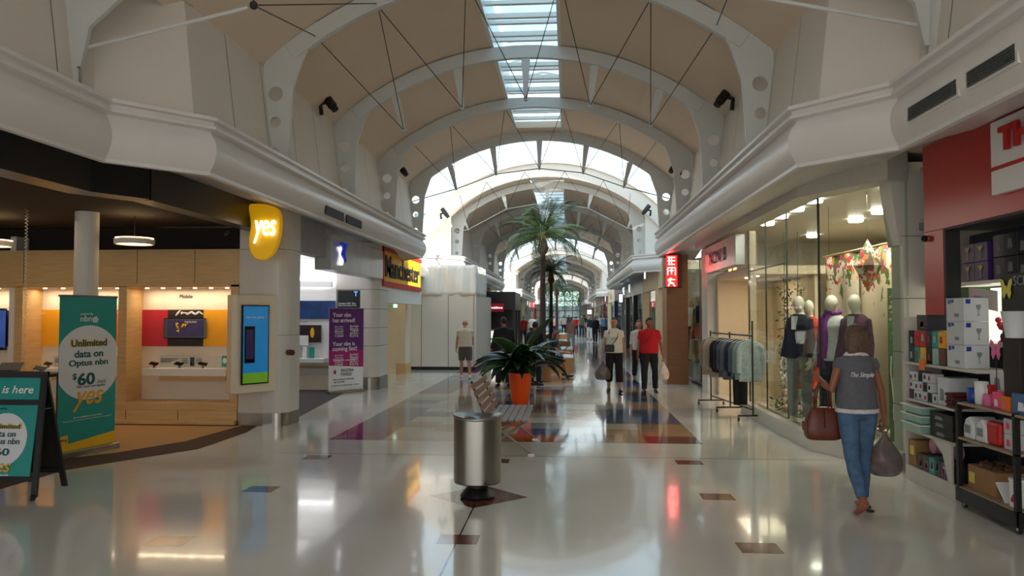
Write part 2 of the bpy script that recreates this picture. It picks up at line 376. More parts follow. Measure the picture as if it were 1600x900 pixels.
# near trusses, only their feet and tie rods are in view
for sgn in (-1, 1):
    t = thing('roof_bracket', 'broad white steel bracket with round hole and sloping rod, nearest on the %s wall' % ('left' if sgn < 0 else 'right'), 'bracket', (CX+sgn*3.8, 6.72, 3.7))
    px = lambda a, b: PY(a, b, 6.72)
    L = [(68, -40), (70, 0), (86, 112), (125, 130), (125, -40)]
    T = Matrix.Translation((0, 6.72, 0)) @ Matrix.Rotation(PI/2, 4, 'X')
    if sgn > 0: T = Matrix.Translation((2*CX, 0, 0)) @ Matrix.Scale(-1, 4, (1, 0, 0)) @ T
    c = px(101, 74)
    plate('foot_plate', [[(px(*q).x, px(*q).z) for q in L], circ(c.x, c.z, .05)], T, .05, 'steel white', t)
    L = [(126, -40), (126, 108), (133, 106), (146, 45), (196, 0), (240, -40)]
    T2 = Matrix.Translation((0, -.04, 0)) @ T
    plate('arm_plate', [[(px(*q).x, px(*q).z) for q in L]], T2, .05, 'steel white', t)
    g = G(); a = px(130, 76); b = px(388, 12)
    if sgn > 0: a.x = 2*CX-a.x; b.x = 2*CX-b.x
    g.tube([a, b], .018, 8); g.build('tie_rod', 'steel white', t, world=True)
    g = G(); cc = b+Vector((sgn*-.05, 0, .02))
    for u_ in (Vector((CX+sgn*2.62, 9.85, az(2.62)-.2)), Vector((CX+sgn*1.8, 9.85, az(1.8)-.2)), cc+Vector((0, 0, .9))): g.tube([cc, u_], .007, 5)
    g.ball(cc, .04, 8)
    g.build('bracing_wire', 'wire', t, world=True)
# upper walls
SEAMS = 1.04
mk('seam', (120, 112, 104), .8)
def upper(path, name, side):
    g = G(); g.mi = 0
    g.sweep(path, [(0, 3.5), (-.22, 5.26), (-.40, 5.26), (-.2, 3.5)], side, closed=True)
    g.mi = 1                                      # panel joints
    P_ = [Vector(p) for p in path]
    for a, b in zip(P_, P_[1:]):
        d = (b-a); L = d.length; d.normalize(); n = Vector((d.y, -d.x))*side; k = 1
        while k*1.04 < L:
            q = a+d*(k*1.04); w = d*.006
            g.quad((q.x-w.x+n.x*.002, q.y-w.y+n.y*.002, 3.5), (q.x+w.x+n.x*.002, q.y+w.y+n.y*.002, 3.5),
                   (q.x+w.x-n.x*.198, q.y+w.y-n.y*.198, 5.1), (q.x-w.x-n.x*.198, q.y-w.y-n.y*.198, 5.1)); k += 1
    return struct(g.build(name, ['wall paint', 'seam']))
def mir(path): return [(2*CX-x, y) for x, y in path]
UL = [(-4.5, -6), (-4.5, 7.0), (-3.87, 7.7), (-3.87, 19.35)]
upper(UL, 'wall_left', 1); upper(mir(UL), 'wall_right', -1)
for a, b in ((25.9, 44), (58.8, 84), (100, 126)):
    p = [(-5.4, a), (-3.87, a+1.6), (-3.87, b)]
    upper(p, 'wall_left', 1); upper(mir(p), 'wall_right', -1)
# flat ceiling strips beside the near vault, closing it to the splayed walls
g = G()
for sgn in (-1, 1): g.box(*sorted((CX+sgn*3.3, CX+sgn*4.2)), -6, 7.9, 5.05, 5.15)
struct(g.build('ceiling', 'vault soffit warm'))
# cornices
prof = [(-.5, 3.72), (.03, 3.72), (.03, 3.685), (-.01, 3.675), (-.01, 3.64), (.015, 3.63), (.015, 3.60), (-.05, 3.585), (-.045, 3.56), (0, 3.50), (.025, 3.43), (.03, 3.36), (.015, 3.28), (-.02, 3.21), (-.05, 3.17), (-.05, 3.135), (-.09, 3.13), (-.09, 3.15), (-1.0, 3.42), (-1.4, 3.44), (-1.4, 3.6), (-.5, 3.6)]
CLs = [[(-4.22, -6), (-4.22, 6.75), (-3.58, 7.5), (-3.58, 19.0), (-4.6, 20.2), (-5.4, 20.2)],
       [(-5.6, 24.2), (-5.0, 24.4), (-3.58, 26.0), (-3.58, 43), (-5.4, 44.4)], [(-5.4, 57.4), (-3.58, 59.2), (-3.58, 84), (-5.4, 85)], [(-5.4, 99), (-3.58, 101), (-3.58, 126)]]
for i, c in enumerate(CLs):
    for side, nm in ((1, 'left'), (-1, 'right')):
        g = G(); g.sweep(c if side > 0 else mir(c), prof, side, closed=True)
        o = g.build('trim_%s' % nm, 'cornice paint', smooth=False, bevel=0); struct(o)
        o.data.shade_smooth()
        d = o.modifiers.new('edge', 'EDGE_SPLIT'); d.split_angle = math.radians(28)
# crossings: glazed bays between the vaults
def crossing(Ya, Yb, n):
    g = G(); R1 = R0-.0; R2 = 5.52; N = 30; am = math.radians(62)
    rs = []
    for i in range(N+1):
        a = -am+2*am*i/N
        rs.append([Vector((CX+R*math.sin(a), Yb+dy, ZC+R*math.cos(a))) for R, dy in ((R1, -.12), (R2-.12, -.12), (R2-.12, -.2), (R2, -.2), (R2, .05), (R1, .05))])
    g.loft(rs); struct(g.build('wall_back', 'wall paint', smooth=False, bevel=.01))
    # side walls of the bay, springing outside the arch
    g = G()
    for sgn in (-1, 1):
        x = CX+sgn*4.62; g.box(*sorted((x, x+sgn*.2)), Ya-.6, Yb+.3, 3.3, 5.75)
        g.box(*sorted((CX+sgn*3.3, CX+sgn*4.8)), Yb, Yb+.2, 3.3, 5.2)
        g.box(*sorted((CX+sgn*3.35, CX+sgn*4.8)), Ya-.1, Ya+.05, 3.5, 6.3)
    struct(g.build('wall_left', 'wall paint'))
    # the front arch facing the crossing
    # glazed lunette with radial bars
    w = bpy.data.objects.new('window_%d' % n, None); COL.objects.link(w); MW[w.name] = Matrix.Identity(4); struct(w)
    g = G(); pts = []
    for i in range(25):
        a = -math.radians(54)+math.radians(108)*i/24; pts.append((CX+R2*math.sin(a), ZC+R2*math.cos(a)))
    top = [(CX+4.55, 5.8), (CX+3.4, 7.6), (CX+1.8, 8.6), (CX, 8.95), (CX-1.8, 8.6), (CX-3.4, 7.6), (CX-4.55, 5.8)]
    g.prism([(x, Yb-.06, z) for x, z in pts+top], (0, .01, 0)); g.build('pane', 'sky glass', w)
    g = G()
    for dx in (-3.45, -1.75, -.02, 1.75, 3.45):
        a = dx/R2; u = Vector((math.sin(a), 0, math.cos(a))); c0 = Vector((CX, Yb-.06, ZC)); r_ = Vector((u.z, 0, -u.x))
        g.loft([[c0+u*R+r_*sx*.07+Vector((0, sy*.05, 0)) for sx, sy in ((-1, -1), (1, -1), (1, 1), (-1, 1))] for R in (R2, R2+(2.1 if abs(dx) < 3 else 1.3))])
    for sgn in (-1, 1): g.box(*sorted((CX+sgn*4.5, CX+sgn*4.62)), Yb-.12, Yb, 3.6, 6.0)
    g.build('window_frame', 'white gloss', w)
    # glass roof over the crossing
    g = G(); tp = [(CX-4.62, 5.8)]+top[::-1][0:]+[(CX+4.62, 5.8)]
    for Y in [Ya+.2+(Yb-Ya-.4)*k/4 for k in range(5)]:
        for (x0, z0), (x1, z1) in zip(top, top[1:]): g.tube([(x0, Y, z0), (x1, Y, z1)], .05, 4)
    struct(g.build('trim_%d' % (10+n), 'white gloss'))
crossing(19.4, 25.9, 11); crossing(44.05, 58.8, 12); crossing(84.1, 100, 13)
# shells of the shops: roof slabs and outer walls
g = G(); g.box(-16, -5.0, -6, 130, 3.62, 3.75); g.box(CX+4.1, 10, -6, 130, 3.62, 3.75)
struct(g.build('ceiling', 'wall paint'))
g = G(); g.box(-16.1, -16, -6, 130, 0, 3.7); struct(g.build('wall_left', 'cream paint'))
g = G(); g.box(10, 10.1, -6, 130, 0, 3.7); struct(g.build('wall_right', 'cream paint'))
mk('teal deep', (10, 84, 82), .5); mk('fine grey', (130, 136, 140), .6)
# ------------------------------------------------ left: fascias and shop shells
mk('fascia grey', (150, 152, 152), .5); mk('black fascia', (14, 14, 15), .3); mk('brown dark', (32, 22, 15), .8); mk('light warm', (255, 214, 150), .5, emit=14)
mk('light white', (250, 250, 255), .5, emit=9); mk('bay white', (232, 222, 205), .5, var=.02)
g = G(); g.box(-16, -5.3, -6, 11.75, 3.12, 3.2); g.box(-15, -5.2, 12.2, 12.28, 2.7, 3.15); struct(g.build('ceiling', 'brown dark'))
# Optus fascia: black band that follows the bend of the cornice
f = thing('shop_fascia', 'matt black fascia band over the open phone shop at left', 'fascia', (-4.95, 7, 2.95))
g = G(); g.sweep([(-4.95, -6), (-4.95, 7.6), (-4.62, 8.15)], [(0, 3.0), (0, 3.42), (-.3, 3.42), (-.3, 3.0)], 1, closed=True); g.build('front_band', 'black fascia', f, world=True)
g = G(); g.sweep([(-4.72, 8.35), (-4.72, 11.7)], [(0, 3.02), (0, 3.42), (-.25, 3.42), (-.25, 3.02)], 1, closed=True); g.build('side_band', 'black fascia', f, world=True)
# round column
c = thing('round_column', 'pale grey round column behind the teal roll-up banner', 'column', (-6.55, 10, 0)); g = G(); g.lathe([(.15, 0), (.15, 3.12)], seg=28); g.build('shaft', 'wall paint', c, smooth=False)
g = G(); g.lathe([(.18, 0), (.18, .12), (.155, .14)], seg=28); g.build('base_ring', 'grey metal', c)
# display wall
Yw = 11.75
dw = thing('display_wall', 'maple display wall with three lit bays and downlights', 'display wall', (-7.2, Yw, 0))
g = G()
g.box(-15, -5.17, Yw, Yw+.25, 2.2, 2.76); g.build('panel_header', 'maple', dw, world=True)
g = G(); g.mi = 0
for x in (-5.9, -6.85, -7.8, -8.75, -9.7): g.box(x-.004, x+.004, Yw-.002, Yw+.01, 2.2, 2.76)
g.build('panel_joint', 'dark timber', dw, world=True)
g = G(); g.box(-15, -5.17, Yw-.02, Yw+.6, .22, .34); g.box(-5.30, -5.17, Yw-.02, Yw+.6, .34, 2.2); g.box(-15, -5.17, Yw-.02, Yw+.6, 2.16, 2.22)
for x0, x1 in ((-7.14, -7.0), (-8.88, -8.74), (-10.6, -10.46)): g.box(x0, x1, Yw-.02, Yw+.6, .34, 2.18)
g.build('bay_frame', 'maple', dw, world=True, bevel=.004)
g = G(); g.box(-15, -5.2, Yw+.45, Yw+.5, .3, 2.2); g.build('back_panel', 'bay white', dw, world=True)
g = G(); g.box(-15, -5.15, Yw-.08, Yw+.2, .06, .22); g.mi = 1; g.box(-15, -5.15, Yw-.18, Yw+.2, .0, .075); g.mi = 2; g.box(-15, -5.15, Yw-.19, Yw, .0, .02)
for x in (-6.1, -6.95, -7.8, -8.65, -9.5): g.box(x-.004, x+.004, Yw-.083, Yw-.07, .075, .22)
g.build('plinth', ['maple', 'maple', 'black'], dw, world=True)
k = 0
for bx0, bx1 in ((-7.0, -5.3), (-8.74, -7.14), (-10.46, -8.88)):
    for j in range(6 if bx0 == -7.0 else 5):
        x = bx0+.18+j*(bx1-bx0-.36)/(5 if bx0 == -7.0 else 4)
        dl = tag(G().lathe([(.028, 2.145), (.028, 2.165)], (x, Yw+.25, 0), 12).build('downlight', 'light warm'), 'small warm downlight, %s from the left in the %s display bay' % (ORDL[j], 'right-hand' if bx0 == -7.0 else 'middle' if bx0 == -8.74 else 'left-edge'), 'downlight', 'downlights in the display bays')
    light('bay_lamp', 'AREA', ((bx0+bx1)/2, Yw+.25, 2.13), 11, (1, .80, .54), 1.5, .08)
    for j in range(5): light('bay_spot', 'SPOT', (bx0+.2+j*(bx1-bx0-.4)/4, Yw+.33, 2.12), 2.2, (1, .78, .5), .02, aim=(0, .25, -1), spot=75)
# posters in the bays
mk('poster red', (200, 40, 60), .5, var=.12, scale=2); mk('poster amber', (240, 170, 20), .5, var=.08, scale=2); mk('poster orange', (235, 120, 25), .5, var=.08, scale=2); mk('poster dark', (44, 30, 26), .5, var=.5, scale=9); mk('phone purple', (52, 34, 96), .3, var=.35, scale=5); mk('poster purple', (60, 44, 110), .5, var=.2, scale=3)
Yp = Yw+.44
po = thing('wall_poster', 'red, dark and amber poster with a large purple phone cut-out', 'poster', (-6.1, Yp, 1.5))
def rb(px0, py0, px1, py1, Y, t=.01):
    a = PY(px0, py0, Y); b = PY(px1, py1, Y); return (min(a.x, b.x), max(a.x, b.x), Y-t, Y, min(a.z, b.z), max(a.z, b.z))
G().box(*rb(210, 484, 263, 541, Yp)).build('red_panel', 'poster red', po, world=True); G().box(*rb(263, 484, 318, 541, Yp)).build('dark_panel', 'poster dark', po, world=True)
G().box(*rb(318, 484, 362, 541, Yp)).build('amber_panel', 'poster amber', po, world=True)
ph = G().box(*rb(257, 497, 323, 529, Yp-.03, .03)).build('phone_cutout', 'black gloss', po, world=True, bevel=.02)
s_ = G().box(*rb(262, 500, 318, 526, Yp-.055, .012)).build('phone_screen', 'phone purple', ph, world=False)
s_.data.transform(MW[po.name].inverted())
text('SAMSUNG', PY(298, 503, Yp-.07), (1, 0, 0), (0, 0, 1), 'white print', po, w=.2, depth=.003)
g = G(); a = PY(282, 511, Yp-.075)
for k in range(9): r_ = random.Random(k); g.ball(a+Vector((r_.uniform(-.1, .12), 0, r_.uniform(-.08, .06))), (r_.uniform(.01, .05), .004, r_.uniform(.008, .02)), 6, Matrix.Rotation(r_.uniform(0, 3), 3, 'Y'))
g.build('screen_picture', 'yellow print', po, world=True)
g = G()
for k in range(7): r_ = random.Random(k+20); a = PY(278+6*k, 489, Yp-.012); g.ball(a, (r_.uniform(.02, .07), .003, r_.uniform(.01, .02)), 6, Matrix.Rotation(r_.uniform(0, 3), 3, 'Y'))
g.build('poster_print', 'white print', po, world=True)
text('Mobile', PY(291, 463, Yp), (1, 0, 0), (0, 0, 1), 'dark print', po, w=.22)
po = thing('wall_poster', 'plain amber and orange poster in the bay behind the banner', 'poster', (-8, Yp, 1.5))
G().box(*rb(46, 484, 120, 541, Yp)).build('amber_panel', 'poster amber', po, world=True); G().box(*rb(120, 484, 190, 541, Yp)).build('orange_panel', 'poster orange', po, world=True)
text('SAMSUNG', PY(61, 490, Yp-.012), (1, 0, 0), (0, 0, 1), 'white print', po, w=.22); text('YES', PY(186, 490, Yp-.012), (1, 0, 0), (0, 0, 1), 'white print', po, w=.09)
po = thing('wall_poster', 'purple poster with a black television at the left edge', 'poster', (-9.4, Yp, 1.5))
G().box(*rb(-30, 485, 23, 541, Yp)).build('purple_panel', 'poster purple', po, world=True)
tv = G().box(*rb(-40, 482, 10, 547, Yp-.05, .05)).build('television', 'black gloss', po, world=True, bevel=.005)
mk('screen blue', (50, 80, 150), .3, emit=.8, var=.5, scale=4)
G().box(*rb(-38, 485, 8, 543, Yp-.11, .003)).build('screen', 'screen blue', po, world=True)
# shelves with phones
def phone_shelf(px0, px1, py0, py1, lab, info, n=3):
    s = thing('phone_shelf', lab, 'shelf', tuple(PY((px0+px1)/2, py1, Yp)))
    a = PY(px0, py0, Yp-.25); b = PY(px1, py1, Yp-.25)
    g = G(); g.box(a.x, b.x, Yp-.3, Yp, b.z+.02, a.z); g.build('shelf_board', 'white gloss', s, world=True, bevel=.008)
    g = G(); g.box(a.x+.25, b.x-.05, Yp-.22, Yp, b.z-.05, b.z+.02); g.build('shelf_apron', 'maple', s, world=True)
    if info:
        ip = G(); ip.box(a.x+.14, b.x-.0, Yp-.012, Yp, a.z+.01, a.z+.19); ip.build('info_panel', 'info grey', s, world=True)
        G().box(b.x-.2, b.x-.01, Yp-.02, Yp-.012, a.z+.012, a.z+.19).build('teal_card', 'teal', s, world=True)
        G().ball((b.x-.15, Yp-.022, a.z+.11), (.035, .003, .045), 10).build('card_disc', 'white print', s, world=True)
        g = G(); g.box(a.x+.66, a.x+.73, Yp-.02, Yp-.012, a.z+.02, a.z+.16); g.build('card_phone', 'black gloss', s, world=True)
        g = G()
        for k in range(3): g.box(a.x+.16, a.x+.45-.06*k, Yp-.016, Yp-.012, a.z+.13-.025*k, a.z+.14-.025*k)
        for k in range(3): g.box(a.x+.52, a.x+.62, Yp-.016, Yp-.012, a.z+.13-.03*k, a.z+.14-.03*k)
        for k in range(3): g.box(a.x+.76, a.x+.86, Yp-.016, Yp-.012, a.z+.13-.03*k, a.z+.14-.03*k)
        g.build('panel_print', 'dark print', s, world=True)
    return a, b, s
mk('info grey', (200, 196, 190), .5)
a, b, s = phone_shelf(224, 355, 575, 590, 'white display shelf of tethered phones in the right-hand bay', True)
def phone_stand(x, y, z, lab, grp):
    t = thing('display_phone', lab, 'phone', (x, y, z), random.uniform(-.3, .3), group=grp)
    G().tube([(0, 0, 0), (0, .01, .05)], [.02, .012], 10).build('stand', 'grey metal', t)
    T = Matrix.Translation((0, 0, .062)) @ Matrix.Rotation(.5, 4, 'X') @ Matrix.Rotation(.2, 4, 'Y')
    G().box(-.07, .07, -.04, .04, 0, .01, T).build('handset', 'black gloss', t, bevel=.003)
for i, q in enumerate((.13, .55, .95)): phone_stand(a.x+q, Yp-.17, a.z, 'dark phone on a stand, %s on the right bay shelf' % ['leftmost', 'middle', 'rightmost'][i], 'phones on the right bay shelf')
a, b, s = phone_shelf(56, 188, 575, 590, 'white display shelf half hidden behind the teal banner', True)
for i, q in enumerate((.15,)): phone_stand(a.x+q, Yp-.17, a.z, 'dark phone on a stand left of the teal banner', 'phones on the middle bay shelf')
mk('shelf acrylic', (240, 190, 60), .2)
# ring pendants and spring cable
mk('ring warm', (255, 225, 170), .4, emit=6)
def ring(x, y, z, lab):
    t = thing('ring_pendant', lab, 'ceiling light', (x, y, z))
    g = G(); g.loft([[Vector((r*math.cos(2*PI*k/36), r*math.sin(2*PI*k/36), zz)) for k in range(36)] for r, zz in ((.235, .0), (.26, 0), (.265, .07), (.235, .075), (.235, 0))], caps=False); g.build('shade_ring', 'wall paint', t)
    g = G(); g.lathe([(.22, .012), (.232, .03)], seg=36); g.build('lamp_disc', 'ring warm', t)
    g = G(); g.loft([[Vector((r*math.cos(2*PI*k/36), r*math.sin(2*PI*k/36), zz)) for k in range(36)] for r, zz in ((.21, .085), (.25, .085), (.25, .092), (.21, .092), (.21, .085))], caps=False); g.build('glow_ring', 'ring warm', t)
    g = G(); g.tube([(0, 0, .09), (0, 0, 3.12-z)], .006, 6); g.build('cord', 'black', t)
p = PY(210, 382, 10.4); ring(p.x, p.y, p.z, 'round ring pendant light glowing above the display wall')
p = PY(-12, 385, 10.4); ring(p.x, p.y, p.z, 'round ring pendant light cut by the left edge')
g = G(); a = PY(42, 318, 9.6); b = PY(38, 578, 9.6); pts = []
for i in range(260): t_ = i/259; pts.append(a.lerp(b, t_)+Vector((math.cos(i*1.15)*.016, math.sin(i*1.15)*.016, 0)))
t = thing('spring_cable', 'coiled spring security cable hanging from the dark ceiling', 'cable', tuple(b)); g.tube(pts, .004, 5); g.build('coil', 'wall paint', t, world=True)
G().lathe([(.05, 0), (.045, .03)], (a.x, a.y, a.z), 16).build('ceiling_cup', 'wall paint', t, world=True)
# demonstration table with tablets
p = PF(20, 590, 1.0); tb = thing('demonstration_table', 'dark demonstration table behind the folding sign', 'table', (-6.9, 9.4, 0))
G().box(-1.1, .35, -.3, .3, .93, .97).build('table_top', 'dark timber', tb, bevel=.004)
for sx in (-1.0, .25):
    for sy in (-.25, .25): G().box(sx-.03, sx+.03, sy-.03, sy+.03, 0, .93).build('leg', 'dark timber', tb)
def tablet(x, y, z, rz, lab):
    t = thing('display_tablet', lab, 'tablet', (x, y, z), rz); G().tube([(0, 0, 0), (0, .02, .07)], [.03, .015], 10).build('stand', 'grey metal', t)
    G().box(-.13, .13, -.09, .09, 0, .012, Matrix.Translation((0, 0, .08)) @ Matrix.Rotation(.55, 4, 'X')).build('slab', 'black gloss', t, bevel=.004)
tablet(-7.15, 9.4, .97, .3, 'black tablet on a stand on the demonstration table'); phone_stand(-6.75, 9.4, .97, 'dark phone on a stand at the near end of the demonstration table', None)
bx = thing('product_stand', 'teal and white card with a round white disc beside the tablet', 'display card', (-7.5, 9.5, .97)); G().box(-.16, .12, -.01, .01, 0, .3).build('card', 'teal', bx); G().ball((-.1, -.012, .16), (.06, .004, .1), 12).build('disc', 'white print', bx)
g = G()
for k in range(4): g.box(0, .09, -.014, -.01, .1+.04*k, .115+.04*k)
g.build('card_print', 'white print', bx)
light('table_lamp', 'AREA', (-8.2, 9.8, 3.0), 16, (1, .78, .5), 3, 1.5)
# ------------------------------------------------ teal roll-up banner
A = Vector((-6.05, 8.74, 0)); B = Vector((-5.86, 9.59, 0)); u = (B-A).normalized(); n = u.cross(Vector((0, 0, 1))); Wd = (B-A).length
bn = thing('roll_up_banner', 'tall teal roll-up banner with white disc and orange script', 'banner', tuple((A+B)/2))
def bp(s, z, off=0): return A+u*(s*Wd)+n*off+Vector((0, 0, z))
def bquad(s0, s1, z0, z1, off, t=.004): return [bp(s0, z0, off), bp(s1, z0, off), bp(s1, z1, off), bp(s0, z1, off)], n*t
ZT = 1.95
G().prism(*bquad(0, 1, .08, ZT, 0)).build('graphic', 'teal', bn, world=True)
g = G(); g.prism([bp(0, .08, .006), bp(1, .08, .006), bp(1, .23, .006), bp(0, .15, .006)], n*.003); g.prism([bp(0, .15, .006), bp(.17, .16, .006), bp(.17, .27, .006), bp(0, .26, .006)], n*.003); g.build('yellow_stripe', 'yellow print', bn, world=True)
g = G(); g.prism(*bquad(-.02, 1.02, 0, .08, -.06, .14)); g.build('base_cassette', 'bright steel', bn, world=True, bevel=.01)
g = G(); g.tube([bp(-.01, ZT, 0), bp(1.01, ZT, 0)], .014, 8); g.build('top_rail', 'grey metal', bn, world=True)
g = G(); cz = 1.13; ring_ = []
pts = []
for k in range(48):
    a_ = 2*PI*k/48; s = .5+.57*math.cos(a_); z = cz+.46*math.sin(a_)
    pts.append(bp(min(.998, max(.002, s)), z, .006))
g.prism(pts, n*.003); g.build('white_disc', 'disc grey', bn, world=True)
def bt(s, cs, z, m, w, **kw): text(s, bp(cs, z, .010), u, (0, 0, 1), m, bn, w=w*Wd, **kw)
bt('Unlimited', .5, 1.375, 'yellow print', .64, h=.10, bold=.05, name='lettering_highlight'); text('Unlimited', bp(.5, 1.372, .016), u, (0, 0, 1), 'teal deep', bn, w=.62*Wd, h=.085, bold=.02)
bt('data on', .5, 1.24, 'teal deep', .50, h=.09, bold=.02); bt('Optus nbn', .5, 1.12, 'teal deep', .68, h=.10, bold=.02)
bt('60', .46, .93, 'teal deep', .30, h=.155, bold=.03); bt('$', .26, .965, 'teal deep', .07, h=.085, bold=.02); bt('/mth', .73, .885, 'fine grey', .15)
bt('Min. total cost applies', .55, .835, 'fine grey', .5)
bt('powered by', .45, 1.73, 'disc grey', .22); bt('nbn', .44, 1.675, 'disc grey', .20, h=.075, bold=.01)
g = G()
for k in range(5): c_ = bp(.6+.03*math.cos(k*1.3), 1.66+.025*math.sin(k*1.3), .01); g.ball(c_, .02, 8, None)
g.build('nbn_mark', 'disc grey', bn, world=True)
bt('yes', .50, .66, 'orange script', .54, h=.24, shear=.35, bold=.015)
bt('nbn is available in new areas.', .5, .47, 'white print', .5, h=.02); bt('See our team to see if you are in an area that can be connected.', .5, .435, 'white print', .84, h=.022)
bt('OPTUS', .085, .215, 'teal deep', .13)
# ------------------------------------------------ folding A-frame sign
af = thing('folding_sign', 'black wooden A-frame sign with teal poster at the left edge', 'sign', (-5.3, 7.05, 0))
def af_panel(front):
    y0 = 6.83 if front else 7.32; ym = 7.07
    def q(x, z, off=0):
        tt = z/1.17; y = y0+(ym-y0)*tt; sg = -1 if front else 1
        return Vector((x, y+sg*off, z))
    XL, XR = -5.72, -4.99
    g = G()
    def bar(x0, z0, x1, z1, w):
        d = (q(x1, z1)-q(x0, z0)).normalized(); sd = Vector((1, 0, 0)) if abs(d.x) < .5 else Vector((0, 0, 1))
        g.loft([[q(x, z)+sd*sx*w+Vector((0, sy*.014, 0)) for sx, sy in ((-1, -1), (1, -1), (1, 1), (-1, 1))] for x, z in ((x0, z0), (x1, z1))])
    sk = .03 if front else 0
    bar(XR+sk+.02, .03, XR-.04, 1.17, .026); bar(XL-sk-.02, .03, XL+.04, 1.17, .026)
    bar(XL, 1.145, XR, 1.145, .03); bar(XL, .19, XR+.02, .19, .022)
    if front: bar(XL, .885, XR, .885, .025)
    g.build('front_frame' if front else 'rear_frame', 'black', af, world=True)
    if not front:
        G().prism([q(XL+.03, .2), q(XR-.02, .2), q(XR-.04, 1.12), q(XL+.04, 1.12)], (0, .01, 0)).build('rear_panel', 'dark timber', af, world=True)
        return q
    G().prism([q(XL+.03, .91), q(XR-.06, .91), q(XR-.065, 1.115), q(XL+.04, 1.115)], (0, .01, 0)).build('header_panel', 'teal', af, world=True)
    G().prism([q(XL+.02, .21), q(XR-.03, .21), q(XR-.055, .86), q(XL+.03, .86)], (0, .01, 0)).build('poster_panel', 'teal', af, world=True)
    g = G(); g.prism([q(-5.335+.235*math.cos(2*PI*k/40), .54+.245*math.sin(2*PI*k/40), .004) for k in range(40)], (0, .003, 0)); g.build('white_disc', 'disc grey', af, world=True)
    g = G(); g.prism([q(-5.66, .79, .004), q(-5.48, .79, .004), q(-5.48, .855, .004), q(-5.66, .855, .004)], (0, .003, 0)); g.build('yellow_tag', 'yellow print', af, world=True)
    up = (q(0, 1)-q(0, 0)).normalized()
    def ft(s, x, z, m, **kw): text(s, q(x, z, .007), (1, 0, 0), up, m, af, **kw)
    ft('nbn is here', -5.365, 1.005, 'white print', w=.52, h=.075, bold=.015, shear=.15)
    ft('OPTUS', -5.57, .82, 'dark print', w=.12); ft('powered by', -5.4, .825, 'dark print', w=.12)
    ft('Unlimited', -5.335, .665, 'yellow print', w=.33, h=.055, bold=.06, name='lettering_highlight'); text('Unlimited', q(-5.335, .664, .013), (1, 0, 0), up, 'teal deep', af, w=.31, h=.042, bold=.02)
    ft('data on', -5.335, .595, 'teal deep', w=.24, bold=.01); ft('Optus nbn', -5.335, .52, 'teal deep', w=.34, bold=.01)
    ft('$60', -5.36, .425, 'teal deep', w=.22, h=.08, bold=.02); ft('yes', -5.33, .27, 'orange script', w=.24, h=.12, shear=.3, bold=.01)
    ft('See in store for details', -5.37, .225, 'white print', w=.3)
    return q
q1 = af_panel(True); q2 = af_panel(False)
g = G(); g.tube([q1(-5.0, .82), q2(-5.0, .82)], .006, 6); g.build('brace', 'bright steel', af, world=True)
g = G()
for x in (-4.95, -5.76): g.tube([(x, 6.82, .03), (x+.02, 6.82, .03)], .03, 12)
g.build('wheel', 'black', af, world=True)
# ------------------------------------------------ corner pillar with niche screen
pl = thing('corner_pillar', 'cream clad pillar with steel skirting between the two phone shops', 'pillar', (-4.7, 11.9, 0))
rim = [(-5.13, 12.2), (-5.13, 11.66), (-4.72, 11.62)]+[(-4.35-.22+.22*math.sin(a_), 11.62+.22-.22*math.cos(a_)) for a_ in [k*PI/16 for k in range(9)]]+[(-4.35, 12.2)]
G().prism([(x, y, .2) for x, y in rim], (0, 0, 3.25)).build('cladding', 'cream grey', pl, world=True)
G().prism([(CX_, y, 0) for CX_, y in [((x+4.74)*1.01-4.74, (y-11.9)*1.01+11.9) for x, y in rim]], (0, 0, .2)).build('skirting', 'bright steel', pl, world=True)
g = G()
for z in (1.4, 2.74): g.prism([(CX_, y, z) for CX_, y in [((x+4.74)*1.002-4.74, (y-11.9)*1.002+11.9) for x, y in rim]], (0, 0, .008))
g.build('joint', 'seam', pl, world=True)
ks = thing('niche_screen', 'upright blue digital screen in a cream surround on the pillar', 'screen', (-4.85, 11.3, 0))
pg_ = [(-5.12, 11.7), (-5.12, 11.22), (-4.98, 11.05), (-4.90, 11.06), (-4.5, 11.62)]
g = G(); g.prism([(x, y, .55) for x, y in pg_], (0, 0, 1.47)); g.build('surround', 'cream paint', ks, world=True, bevel=.01)
a = Vector((-4.89, 11.06, 0)); b = Vector((-4.54, 11.56, 0)); uu = (b-a).normalized(); nn = uu.cross(Vector((0, 0, 1)))
def kq(s0, s1, z0, z1, off, t): return [a+uu*s+nn*off+Vector((0, 0, z)) for s, z in ((s0, z0), (s1, z0), (s1, z1), (s0, z1))], nn*t
G().prism(*kq(.06, .52, .68, 1.87, 0, .03)).build('bezel', 'black gloss', ks, world=True, bevel=.004)
mk('screen cyan', (20, 130, 200), .3, emit=.4, var=.12, scale=2); mk('screen green', (110, 170, 40), .3, emit=.35)
G().prism(*kq(.08, .50, .85, 1.85, .031, .003)).build('screen', 'screen cyan', ks, world=True); G().prism(*kq(.08, .50, .70, .85, .031, .003)).build('screen_footer', 'screen green', ks, world=True)
G().prism(*kq(.10, .27, 1.0, 1.55, .036, .006)).build('screen_phone', 'black gloss', ks, world=True)
G().prism(*kq(.12, .25, 1.06, 1.5, .043, .003)).build('phone_picture', 'phone purple', ks, world=True)
text('the new galaxy', a+uu*.28+nn*.036+Vector((0, 0, 1.68)), uu, (0, 0, 1), 'white print', ks, w=.3)
